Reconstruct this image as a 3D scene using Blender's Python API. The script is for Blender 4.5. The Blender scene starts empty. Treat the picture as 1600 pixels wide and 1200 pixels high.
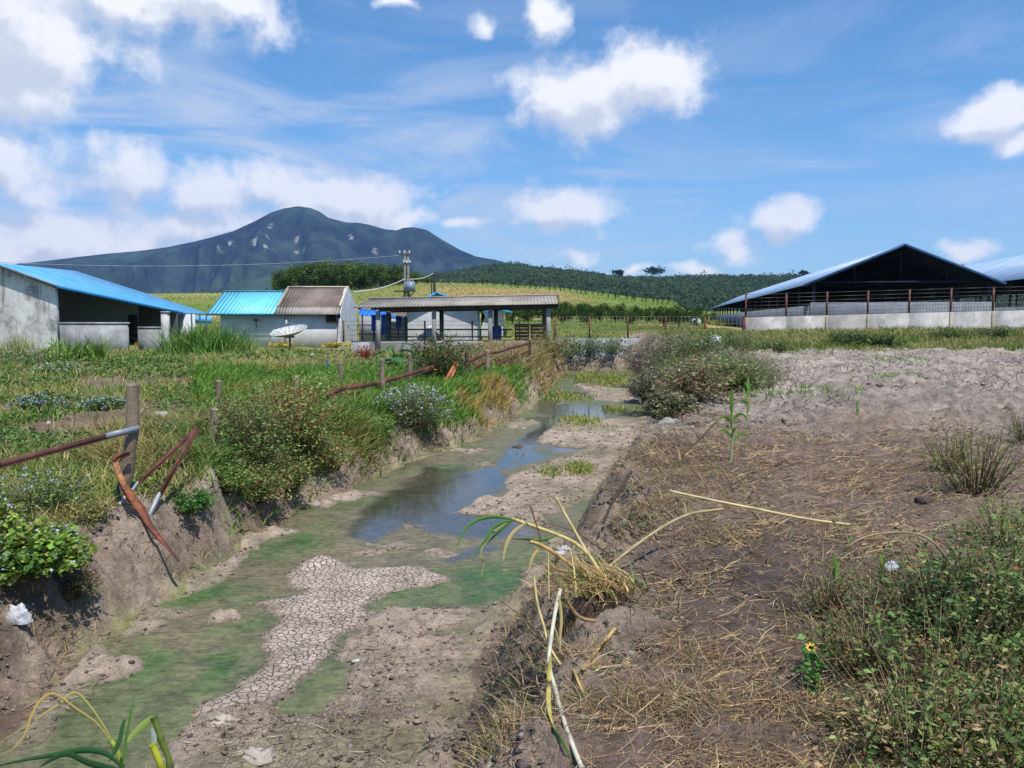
import bpy, math, random
import numpy as np
from mathutils import Vector, Matrix
rng = np.random.default_rng(7); random.seed(7)
S = bpy.context.scene
COL = bpy.data.collections.new('place'); S.collection.children.link(COL)
PI = math.pi
F, CX, CY, HZ, EYE = 1232.0, 800.0, 600.0, 500.0, 3.0
PITCH = math.atan((CY-HZ)/F)

def ray(px, py):
    u, v = (px-CX)/F, (CY-py)/F
    return np.array([u, math.cos(PITCH)+v*math.sin(PITCH), -math.sin(PITCH)+v*math.cos(PITCH)])
def W(px, py, d):                       # point seen at that pixel of the photo, d metres ahead
    r = ray(px, py); return np.array([0, 0, EYE]) + r*(d/r[1])
def onz(px, py, z=0.0):
    r = ray(px, py); return np.array([0, 0, EYE]) + r*((z-EYE)/r[2])
def lin(r, g, b):
    f = lambda c: (c/255/12.92) if c/255 <= .04045 else ((c/255+.055)/1.055)**2.4
    return np.array([f(r), f(g), f(b)])
def sm(a, b, x):
    t = np.clip((x-a)/(b-a), 0, 1); return t*t*(3-2*t)

# ------------------------------------------------------------ noise
def _h(ix, iy, s):
    n = (ix.astype(np.int64)*374761393 + iy.astype(np.int64)*668265263 + s*974634777) & 0xffffffff
    n = ((n ^ (n >> 13))*1274126177) & 0xffffffff
    n = ((n ^ (n >> 16))*2246822519) & 0xffffffff
    return ((n ^ (n >> 15)) & 0xffff)/65535.0
def vn(x, y, s=0):
    x = np.asarray(x, float); y = np.asarray(y, float)
    ix, iy = np.floor(x), np.floor(y); fx, fy = x-ix, y-iy
    fx = fx*fx*(3-2*fx); fy = fy*fy*(3-2*fy)
    a, b = _h(ix, iy, s), _h(ix+1, iy, s); c, d = _h(ix, iy+1, s), _h(ix+1, iy+1, s)
    return (a*(1-fx)+b*fx)*(1-fy)+(c*(1-fx)+d*fx)*fy
def fbm(x, y, f, o=4, s=0, g=.5):
    t, a, n = 0, 1, 0
    for k in range(o):
        t = t + a*vn(x*f+k*17.3, y*f-k*9.1, s+k); n += a; a *= g; f *= 2.03
    return t/n
def ridge(x, y, f, o=4, s=0):
    t, a, n = 0, 1, 0
    for k in range(o):
        t = t + a*(1-np.abs(2*vn(x*f+k*7.7, y*f+k*3.1, s+k)-1)); n += a; a *= .55; f *= 2.1
    return t/n

# ------------------------------------------------------------ terrain
def poly_pts(pts, z): return np.array([onz(a, b, z)[:2] for a, b in pts])
LW = poly_pts([(0,1170),(120,1030),(235,945),(330,890),(420,830),(480,790),(640,730),(750,690),(838,640),(868,603),(888,580)], .04)
LW = np.vstack([[-3.2,-12], [-3.3,2], LW, [3.4,60]])
RW = poly_pts([(690,1200),(715,1090),(790,960),(880,830),(950,765),(1008,700),(1012,655),(985,615),(985,582)], .04)
RW = np.vstack([[-1.3,-12], [-.9,1.5], RW, [6.6,60]])
LT = np.array([[-5,-12],[-5,3],[-4.9,6],[-4.55,8.3],[-4.2,9.6],[-4.3,12],[-4.2,14.5],[-3.6,17],[-2.6,20],[-1.6,23],[-.6,28],[.6,34],[2.2,44],[2.4,60]])
RT = np.array([[.1,-12],[.15,1.5],[.5,2.8],[.72,4],[.9,5.1],[1.4,7.1],[2.2,11],[3.9,16],[5.4,21],[6.6,28],[7.6,36],[8.6,46],[8.8,60]])
def ip(P, y): return np.interp(y, P[:, 1], P[:, 0])
def ZL(x, y):
    return .95 + .25*sm(15, 50, y) + .16*(fbm(x, y, .22, 3, 11)-.5) + .05*(fbm(x, y, 1.3, 3, 12)-.5) + .45*sm(-5, 3, -y)
def ZR(x, y):
    z = np.interp(y, [-10,3,5,9,15,30,38,46,60], [1.45,1.42,1.36,1.22,1.2,1.32,1.55,2.2,2.5])
    z = z + .018*np.clip(x-13, 0, 25)*sm(38, 46, y)
    a = sm(.4, 1.4, x-ip(RT, y))*sm(42, 36, y)
    return z + a*(.20*(fbm(x, y, .55, 3, 21)-.5)) + .06*(fbm(x, y, 2.2, 3, 22)-.5)
def hill(x, y):                          # the rising land behind the farm
    px = CX + F*x/np.maximum(y, 5)
    crest = np.interp(px, [-600,200,430,560,640,760,880,1000,1110,1300,1700,2400], [9,10,10.5,11.5,13.2,13.0,11.6,8.9,7.5,8.5,9.5,10])
    t = np.interp(y, [50,75,100,130,175,215,260,420,800], [0,.05,.13,.32,.68,1.0,.9,.2,-.6])
    q = sm(12, 19, x-.19*(y-52)); t = t*(1-q)+q*np.interp(y, [50,165,260,420,800], [.04,.06,.7,.5,-.6])
    return 1.9 + (crest-1.9)*t + .5*(fbm(x, y, .03, 3, 31)-.5)*sm(80, 150, y)
def zland(x, y, detail=True):
    x = np.asarray(x, float); y = np.asarray(y, float)
    wob = (fbm(x*.2, y, .9, 4, 41)-.5)
    lw, lt = ip(LW, y)+.9*wob*sm(4, 9, y), ip(LT, y)+.7*(fbm(x*.2, y, .8, 3, 42)-.5)
    rw, rt = ip(RW, y)+.7*(fbm(x*.2, y, .9, 4, 43)-.5), ip(RT, y)+1.1*(fbm(x*.2, y, .7, 4, 44)-.5)
    tl = np.clip((lw-x)/np.maximum(lw-lt, .3), 0, 1)
    tr = np.clip((x-rw)/np.maximum(rt-rw, .3), 0, 1)
    zl, zr = ZL(x, y), ZR(x, y)
    lumpL = ((ridge(x, y, 1.5, 4, 51)-.55)*.6+(ridge(x, y, 5., 4, 53)-.55)*.22)*np.sin(tl*PI)
    lumpR = ((ridge(x, y, 1.3, 4, 52)-.55)*.42+(ridge(x, y, 4.5, 4, 54)-.55)*.26)*np.sin(tr*PI)
    bl = (.25*tl+.75*sm(.1, .8, tl)); br = np.sin(tr*PI/2)**1.15
    z = np.where(x < (lw+rw)/2, zl*bl+lumpL, zr*br+lumpR)
    close = sm(46.6, 47.2, y)
    mid = np.where(x < 4, ZL(x, y), ZR(x, y))
    mix = sm(2, 9, x); flat = ZL(x, y)*(1-mix)+ZR(x, y)*mix
    z = z*(1-close)+flat*close
    far = sm(52, 66, y)
    z = z*(1-far) + (hill(x, y))*far
    inl = (tl <= 0) & (tr <= 0) & (y < 46.8)
    return z, tl, tr, inl, close

def sdpoly(P, x, y):
    n = len(P); d = np.full(x.shape, 1e9); ins = np.zeros(x.shape, bool)
    for i in range(n):
        x0, y0 = P[i]; x1, y1 = P[(i+1) % n]
        ex, ey = x1-x0, y1-y0; L = ex*ex+ey*ey+1e-12
        t = np.clip(((x-x0)*ex+(y-y0)*ey)/L, 0, 1)
        d = np.minimum(d, (x-x0-t*ex)**2+(y-y0-t*ey)**2)
        c = ((y0 > y) != (y1 > y)) & (x < ex*(y-y0)/(y1-y0+1e-12)+x0)
        ins ^= c
    return np.where(ins, 1, -1)*np.sqrt(d)
CRACK = [poly_pts(p, .02) for p in (
    [(480,878),(560,888),(650,892),(700,905),(600,925),(560,948),(590,958),(530,985),(500,1010),(470,1050),(400,1090),(300,1125),(330,1095),(385,1062),(425,1020),(420,985),(440,962),(400,945),(465,925),(455,900)],)]
MUD = [poly_pts(p, .02) for p in (
    [(300,1120),(420,1075),(445,1095),(480,1110),(530,1080),(535,1045),(505,1020),(530,985),(600,952),(700,948),(760,942),(800,925),(840,870),(1000,900),(950,1200),(700,1400),(150,1400),(230,1180)],
    [(785,745),(850,722),(950,690),(1030,690),(1030,770),(940,775),(880,800),(830,800),(770,790)],
    [(830,690),(880,652),(940,655),(1020,650),(1030,690),(900,700)],
    [(700,800),(760,775),(850,800),(900,850),(880,880),(840,860),(870,830),(800,810)],
    [(110,1060),(150,1000),(230,940),(298,962),(250,985),(180,1010),(150,1040)],
    [(405,828),(475,828),(420,850),(385,872),(350,905),(280,925),(260,905),(330,880)],
    [(780,662),(830,655),(850,663),(800,670)], [(500,770),(560,765),(600,772),(540,785),(490,795)],
    [(580,725),(640,715),(600,735),(540,748),(520,740)], [(170,1035),(230,1025),(240,1040),(190,1052)],
    [(330,965),(370,962),(375,975),(335,978)], [(590,918),(660,908),(700,905),(680,918),(610,926)],
    [(900,600),(980,590),(1000,630),(930,625)])]
POOL = [poly_pts(p, .02) for p in (
    [(565,945),(620,905),(720,885),(790,880),(845,900),(800,932),(740,945),(640,950)],
    [(430,1085),(480,1035),(530,1042),(525,1078),(470,1108)], [(620,1150),(660,1135),(670,1170),(640,1185)],
    [(690,985),(730,975),(720,990)])]
GREEN = [poly_pts(p, .02) for p in (
    [(300,1060),(330,1000),(425,985),(430,1020),(390,1060),(330,1092),(280,1105)],
    [(565,945),(620,905),(720,885),(790,880),(845,900),(800,932),(740,945),(640,950)],
    [(230,935),(270,905),(390,910),(420,935),(330,950),(260,948)],
    [(150,1050),(220,1000),(300,1010),(260,1050),(190,1075)],
    [(380,850),(440,830),(520,810),(500,850),(430,880),(380,875)],
    [(400,960),(440,950),(425,985),(330,1000),(300,990)],
    [(560,745),(640,735),(600,752),(540,765)])]
CLEAR = [poly_pts(p, .02) for p in (
    [(545,835),(560,800),(590,775),(650,755),(700,745),(770,728),(800,750),(770,770),(790,790),(840,835),(760,842),(690,832),(640,815),(590,845)],
    [(850,652),(880,638),(945,640),(950,654),(900,660)], [(770,735),(790,700),(850,660),(880,672),(830,700),(860,712),(800,730)],
    [(680,870),(760,848),(780,856),(720,872)])]
def sdmax(L, x, y):
    d = np.full(x.shape, -9.0)
    for P in L: d = np.maximum(d, sdpoly(P, x, y))
    return d
def mudmask(x, y):
    wx = x + .30*(fbm(x, y, 1.7, 4, 61)-.5); wy = y + .45*(fbm(x, y, 1.7, 4, 62)-.5)
    m, c, p = sdmax(MUD, wx, wy), sdmax(CRACK, wx, wy), sdmax(POOL, wx, wy)
    s = np.maximum(m, c); s = np.where(p > -.3, np.minimum(s, -p), s)
    return s, c
def zg(x, y):
    x = np.atleast_1d(np.asarray(x, float)); y = np.atleast_1d(np.asarray(y, float))
    z, tl, tr, inl, close = zland(x, y)
    bed = np.full(x.shape, -.07); s = c = np.full(x.shape, -9.0)
    near = (x > -7) & (x < 9) & (y < 48) & (y > -3)
    s = s.copy(); c = c.copy()
    s[near], c[near] = mudmask(x[near], y[near])
    foot = np.minimum(tl+tr, .25)*4
    isl = np.maximum(sm(-.14, .2, s), sm(-.26, .1, c))*sm(50, 40, y)
    lump = (ridge(x, y, 2.6, 4, 71)-.5)*.10*isl*sm(.15, -.1, c)
    spots = .085*sm(.64, .80, fbm(x, y, 1.1, 4, 72))
    zb = -.07 + .105*isl + lump*1.0 + spots
    z = np.where(y < 46.9, zb*(1-foot)+z*foot, z)
    return z, tl, tr, s, c
def zgs(x, y): return float(zg(x, y)[0][0])
def gnd(px, py):
    r = ray(px, py); t = np.geomspace(1.2, 500, 900)
    P = np.array([0, 0, EYE])+t[:, None]*r
    z = zg(P[:, 0], P[:, 1])[0]; k = np.argmax(P[:, 2] < z)
    a, b = t[k-1], t[k]; Q = np.array([0, 0, EYE])+np.linspace(a, b, 12)[:, None]*r
    zz = zg(Q[:, 0], Q[:, 1])[0]; j = np.argmax(Q[:, 2] < zz)
    return np.array([Q[j, 0], Q[j, 1], zz[j]])

# ------------------------------------------------------------ mesh builder
class MB:
    def __init__(s): s.v, s.f, s.c, s.n = [], [], [], 0
    def add(s, V, Fc, col=(.5, .5, .5)):
        V = np.asarray(V, float).reshape(-1, 3); Fc = np.asarray(Fc, int)
        col = np.broadcast_to(np.asarray(col, float), V.shape)
        s.v.append(V); s.f.append(Fc+s.n); s.c.append(col); s.n += len(V)
    def box(s, c, d, col=(.5,.5,.5), rz=0, R=None):
        x, y, z = np.array(d)/2.0
        V = np.array([[a*x, b*y, e*z] for e in (-1, 1) for b in (-1, 1) for a in (-1, 1)])
        if R is None: cs, sn = math.cos(rz), math.sin(rz); R = np.array([[cs,-sn,0],[sn,cs,0],[0,0,1]])
        s.add(V@R.T+np.array(c), [[0,2,3,1],[4,5,7,6],[0,1,5,4],[2,6,7,3],[0,4,6,2],[1,3,7,5]], col)
    def bar(s, a, b, w, h, col=(.5,.5,.5), roll=0):
        a, b = np.array(a, float), np.array(b, float); d = b-a; L = np.linalg.norm(d); d /= L
        up = np.array([0, 0, 1.0]) if abs(d[2]) < .95 else np.array([0, 1.0, 0])
        sd = np.cross(d, up); sd /= np.linalg.norm(sd); up = np.cross(sd, d)
        if roll: sd, up = sd*math.cos(roll)+up*math.sin(roll), up*math.cos(roll)-sd*math.sin(roll)
        s.box((a+b)/2, (L, w, h), col, R=np.array([d, sd, up]).T)
    def tube(s, P, r, n=6, col=(.5,.5,.5), jit=0):
        P = np.array(P, float); m = len(P); r = np.broadcast_to(np.asarray(r, float), (m,))
        T = np.gradient(P, axis=0); T /= np.linalg.norm(T, axis=1)[:, None]+1e-9
        ref = np.array([0.3, 1, .1]) if abs(T[0][2]) > .8 else np.array([0, 0, 1.0])
        A = np.cross(T, ref); A /= np.linalg.norm(A, axis=1)[:, None]+1e-9; B = np.cross(T, A)
        th = np.arange(n)*2*PI/n
        rr = r[:, None]*(1+jit*(rng.random((m, n))-.5))
        V = P[:, None, :]+rr[..., None]*(A[:, None, :]*np.cos(th)[None, :, None]+B[:, None, :]*np.sin(th)[None, :, None])
        V = V.reshape(-1, 3); i = np.arange(m-1)[:, None]*n; k = np.arange(n)[None, :]; k2 = (k+1) % n
        Fc = np.stack([i+k, i+k2, i+n+k2, i+n+k], -1).reshape(-1, 4)
        col = np.asarray(col, float); col = np.repeat(col, n, 0) if col.ndim == 2 else col
        s.add(V, Fc, col)
        for e in (0, m-1):
            s.add(np.vstack([V[e*n:e*n+n], P[e]]), [[j, (j+1) % n, n] if e else [(j+1) % n, j, n] for j in range(n)], col[e*n] if col.ndim == 2 else col)
    def slab(s, q, t, col=(.5,.5,.5)):              # quad given by 4 corners, thickened downwards
        q = np.array(q, float); n = np.cross(q[1]-q[0], q[3]-q[0]); n /= np.linalg.norm(n)
        if n[2] < 0: n = -n
        s.add(np.vstack([q, q-n*t]), [[0,1,2,3],[7,6,5,4],[0,4,5,1],[1,5,6,2],[2,6,7,3],[3,7,4,0]], col)
    def prism(s, pts, a, b, col=(.5,.5,.5)):        # polygon pts (3D) extruded by vector a..b
        P = np.array(pts, float); m = len(P); s.add(np.vstack([P+a, P+b]), [[i, (i+1) % m, m+(i+1) % m, m+i] for i in range(m)], col)
        c0, c1 = P.mean(0)+a, P.mean(0)+b
        s.add(np.vstack([P+a, c0]), [[(i+1) % m, i, m] for i in range(m)], col); s.add(np.vstack([P+b, c1]), [[i, (i+1) % m, m] for i in range(m)], col)
    def build(s, name, mat, parent=None, smooth=False, loc=None, **tags):
        me = bpy.data.meshes.new(name); V = np.vstack(s.v).astype(np.float32); C = np.vstack(s.c)
        o0 = np.array(loc if loc is not None else ((parent.get('_w') if parent is not None and parent.get('_w') else (0, 0, 0))), float)
        V = V - o0.astype(np.float32)
        me.vertices.add(len(V)); me.vertices.foreach_set('co', V.ravel())
        fl = [f for f in s.f if len(f)]; lens = np.concatenate([np.full(len(f), f.shape[1], np.int32) for f in fl])
        idx = np.concatenate([f.ravel() for f in fl]).astype(np.int32)
        me.loops.add(len(idx)); me.loops.foreach_set('vertex_index', idx)
        me.polygons.add(len(lens)); st = np.concatenate([[0], np.cumsum(lens)[:-1]]).astype(np.int32)
        me.polygons.foreach_set('loop_start', st); me.polygons.foreach_set('loop_total', lens)
        if smooth: me.polygons.foreach_set('use_smooth', np.ones(len(lens), bool))
        me.update(calc_edges=True)
        at = me.attributes.new('Col', 'FLOAT_COLOR', 'POINT')
        at.data.foreach_set('color', np.hstack([C, np.ones((len(C), 1))]).astype(np.float32).ravel())
        me.materials.append(mat); o = bpy.data.objects.new(name, me); COL.objects.link(o)
        if loc is not None: o.location = loc
        if parent is not None: o.parent = parent
        elif loc is None: pass
        o['_w'] = [float(a) for a in o0]; tag(o, **tags); return o
def tag(o, label=None, cat=None, group=None, kind=None):
    if label: o['label'] = label
    if cat: o['category'] = cat
    if group: o['group'] = group
    if kind: o['kind'] = kind
    return o
def thing(name, loc, label, cat, group=None):
    o = bpy.data.objects.new(name, None); COL.objects.link(o); o.location = [float(a) for a in loc]
    o['_w'] = [float(a) for a in loc]; o.empty_display_size = .1
    return tag(o, label, cat, group)
def dup(root, loc, rz=0., sc=1., label=None, group=None):
    r = root.copy(); COL.objects.link(r); r.location = [float(a) for a in loc]; r.rotation_euler = (0, 0, rz)
    r.scale = (sc, sc, sc) if np.isscalar(sc) else sc
    if label: r['label'] = label
    if group: r['group'] = group
    for ch in list(root.children):
        c = ch.copy(); COL.objects.link(c); c.parent = r
        for g in ch.children:
            d = g.copy(); COL.objects.link(d); d.parent = c
    return r

# ------------------------------------------------------------ plant pieces
def vary(base, n, amt=.25):
    base = np.atleast_2d(np.array(base, float)); k = rng.integers(0, len(base), n)
    return np.clip(base[k]*(1+amt*(rng.random((n, 1))*2-1))*(1+.12*(rng.random((n, 3))*2-1)), 0, 1)
def blades(mb, P, h, w, lean, col, seg=3, az=None, curl=1.):
    n = len(P); h = np.broadcast_to(h, (n,)); w = np.broadcast_to(w, (n,)); lean = np.broadcast_to(lean, (n,))
    if az is None: az = rng.random(n)*2*PI
    D = np.stack([np.cos(az), np.sin(az), np.zeros(n)], 1)
    fa = rng.random(n)*2*PI; Sd = np.stack([np.cos(fa), np.sin(fa), np.zeros(n)], 1)
    V = np.empty((n, seg+1, 2, 3))
    for k in range(seg+1):
        t = k/seg; up = h*(t*(1-.35*lean*t)); hz = h*lean*(t**1.7)*curl
        C = P + D*hz[:, None]; C = C + np.stack([np.zeros(n), np.zeros(n), up], 1)
        ww = (w*(1-.88*t**1.4)/2)[:, None]
        V[:, k, 0] = C-Sd*ww; V[:, k, 1] = C+Sd*ww
    b = (np.arange(n)*(seg+1)*2)[:, None, None]; k = (np.arange(seg)*2)[None, :, None]
    Fc = (b+k+np.array([0, 1, 3, 2])[None, None, :]).reshape(-1, 4)
    mb.add(V.reshape(-1, 3), Fc, np.repeat(col, (seg+1)*2, 0))
def leaves(mb, P, size, col, ar=.45, down=.3, D=None):
    n = len(P); size = np.broadcast_to(size, (n,))
    if D is None:
        D = rng.normal(size=(n, 3)); D[:, 2] = np.abs(D[:, 2])*.6-down*rng.random(n)
    D = D/np.linalg.norm(D, axis=1)[:, None]
    Nn = rng.normal(size=(n, 3)); Nn[:, 2] += 1.2
    Sd = np.cross(D, Nn); Sd /= np.linalg.norm(Sd, axis=1)[:, None]+1e-9
    s = size[:, None]; up = np.cross(Sd, D)
    V = np.stack([P, P+D*s*.5+Sd*s*ar*.5-up*s*.06, P+D*s-up*s*.12, P+D*s*.5-Sd*s*ar*.5-up*s*.06], 1)
    mb.add(V.reshape(-1, 3), np.arange(n*4).reshape(-1, 4), np.repeat(col, 4, 0))
def lumps(n, R, H, nc=14, spread=.28, low=.0):
    c = rng.normal(size=(nc, 3)); c /= np.linalg.norm(c, axis=1)[:, None]; c *= rng.random((nc, 1))**.45*.85
    c[:, 2] = low+(c[:, 2]*.5+.5)*(1-low)
    k = rng.integers(0, nc, n); P = c[k].copy(); g = rng.normal(size=(n, 3))*spread*.6
    g[:, 2] *= .6; P += g; P[:, 2] = np.clip(P[:, 2], .02, 1.25)
    return P*np.array([R, R, H]), c*np.array([R, R, H])
def shrub(name, loc, R, H, n, leaf, cols, label, cat, group=None, ar=.45, flowers=None, stemcol=None, nc=14, nst=10, spread=.28, low=.1, fsize=.05, sticks=0, **_):
    rt = thing(name, loc, label, cat, group); L = np.array(loc, float)
    K = int(np.clip(n/26, 30, 240)); a = rng.random(K)*2*PI; rad = np.sqrt(rng.random(K))*(.75+.45*rng.random(K)); hh = np.sqrt(np.clip(1.15-rad**2*.8, .08, 1))*(.35+.75*rng.random(K)**.7)
    E = np.stack([rad*np.cos(a)*R, rad*np.sin(a)*R*.9, hh*H], 1); B = E*np.array([.45, .45, 0])*rng.random((K, 1)); B[:, 2] = -.03
    Mi = B*.45+E*.55; Mi[:, 2] += H*.14*rng.random(K); Mi[:, :2] += rng.normal(0, .07*R, (K, 2))
    k = rng.integers(0, K, n); t = (.22+.80*rng.random(n)**.75)[:, None]; P = B[k]*(1-t)**2+2*Mi[k]*t*(1-t)+E[k]*t*t
    P = P+rng.normal(0, 1, (n, 3))*np.array([R, R, H*.6])*(.045+.035*rng.random((n, 1))); P[:, 2] = np.maximum(P[:, 2], .01)
    base = vary(cols, K, .25)[k]*(.75+.5*rng.random((n, 1))); mixk = rng.random(n) < .3; base[mixk] = vary(cols, int(mixk.sum()), .3)
    m = MB(); leaves(m, P+L, leaf*(.45+.9*rng.random(n)), base, ar); m.build('foliage', M['leaf'], rt)
    m = MB(); sc = stemcol if stemcol is not None else lin(112, 96, 72); w = .003+.004*min(H, 1.5)
    for i in range(min(K, 70)): m.tube(np.array([B[i], B[i]*.25+Mi[i]*.5+E[i]*.25, E[i]])+L, [w, w*.7, w*.25], 3, sc*random.uniform(.7, 1.3))
    for i in range(sticks):
        q = random.random()*2*PI; r = R*random.uniform(.3, 1.25); h = H*random.uniform(.5, 1.25)
        m.tube(np.array([[r*.2*math.cos(q+1), r*.2*math.sin(q+1), 0], [r*.5*math.cos(q), r*.5*math.sin(q), h*.65], [r*math.cos(q), r*math.sin(q), h*random.uniform(.6, 1.1)]])+L, [w*.8, w*.6, w*.3], 3, lin(158, 138, 106)*random.uniform(.7, 1.1))
    m.build('stem', M['leaf'], rt)
    if flowers is not None:
        m = MB(); nf = flowers[1]; kk = rng.integers(0, K, nf); Q = E[kk]+rng.normal(0, 1, (nf, 3))*np.array([R, R, H])*.05
        for _i in range(2): leaves(m, Q+L, fsize, vary(flowers[0], nf, .15), .9)
        m.build('blossom', M['leaf'], rt)
    return rt
# ------------------------------------------------------------ materials
M = {}
def nmat(name):
    m = bpy.data.materials.new(name); m.use_nodes = True; nt = m.node_tree; nt.nodes.clear()
    out = nt.nodes.new('ShaderNodeOutputMaterial'); b = nt.nodes.new('ShaderNodeBsdfPrincipled')
    nt.links.new(b.outputs[0], out.inputs[0]); M[name] = m; return m, nt, b, out
def N(nt, t, **kw):
    n = nt.nodes.new(t)
    for k, v in kw.items():
        if k.startswith('i_'): n.inputs[k[2:].replace('_', ' ')].default_value = v
        elif k.startswith('n') and k[1:].isdigit(): n.inputs[int(k[1:])].default_value = v
        else: setattr(n, k, v)
    return n
def mixc(nt, fac, a, b, mode='MIX'):
    m = nt.nodes.new('ShaderNodeMix'); m.data_type = 'RGBA'; m.blend_type = mode
    for sock, val in ((m.inputs[0], fac), (m.inputs[6], a), (m.inputs[7], b)):
        if hasattr(val, 'links') or hasattr(val, 'is_linked'): nt.links.new(val, sock)
        elif isinstance(val, (int, float)): sock.default_value = val
        else: sock.default_value = (*val, 1) if len(val) == 3 else val
    return m.outputs[2]
def mth(nt, op, a, b=None, c=None, clamp=False):
    m = nt.nodes.new('ShaderNodeMath'); m.operation = op; m.use_clamp = clamp
    for i, v in enumerate((a, b, c)):
        if v is None: continue
        if isinstance(v, (int, float)): m.inputs[i].default_value = v
        else: nt.links.new(v, m.inputs[i])
    return m.outputs[0]
def ramp(nt, fac, a, b, lo=0., hi=1.):
    m = nt.nodes.new('ShaderNodeMapRange'); m.interpolation_type = 'SMOOTHSTEP'
    nt.links.new(fac, m.inputs[0]); m.inputs[1].default_value = a; m.inputs[2].default_value = b
    m.inputs[3].default_value = lo; m.inputs[4].default_value = hi; return m.outputs[0]
def noise(nt, vec, scale, detail=4, rough=.6, dist=0., kind='FBM'):
    n = N(nt, 'ShaderNodeTexNoise'); n.inputs['Scale'].default_value = scale; n.inputs['Detail'].default_value = detail
    n.inputs['Roughness'].default_value = rough; n.inputs['Distortion'].default_value = dist
    nt.links.new(vec, n.inputs['Vector']); return n
def attr(nt, name):
    a = N(nt, 'ShaderNodeAttribute'); a.attribute_name = name; return a
def pos(nt): return N(nt, 'ShaderNodeNewGeometry').outputs['Position']
def bump(nt, b, h, s, d=.02):
    n = N(nt, 'ShaderNodeBump'); n.inputs['Strength'].default_value = s; n.inputs['Distance'].default_value = d
    nt.links.new(h, n.inputs['Height']); nt.links.new(n.outputs[0], b.inputs['Normal']); return n

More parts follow.
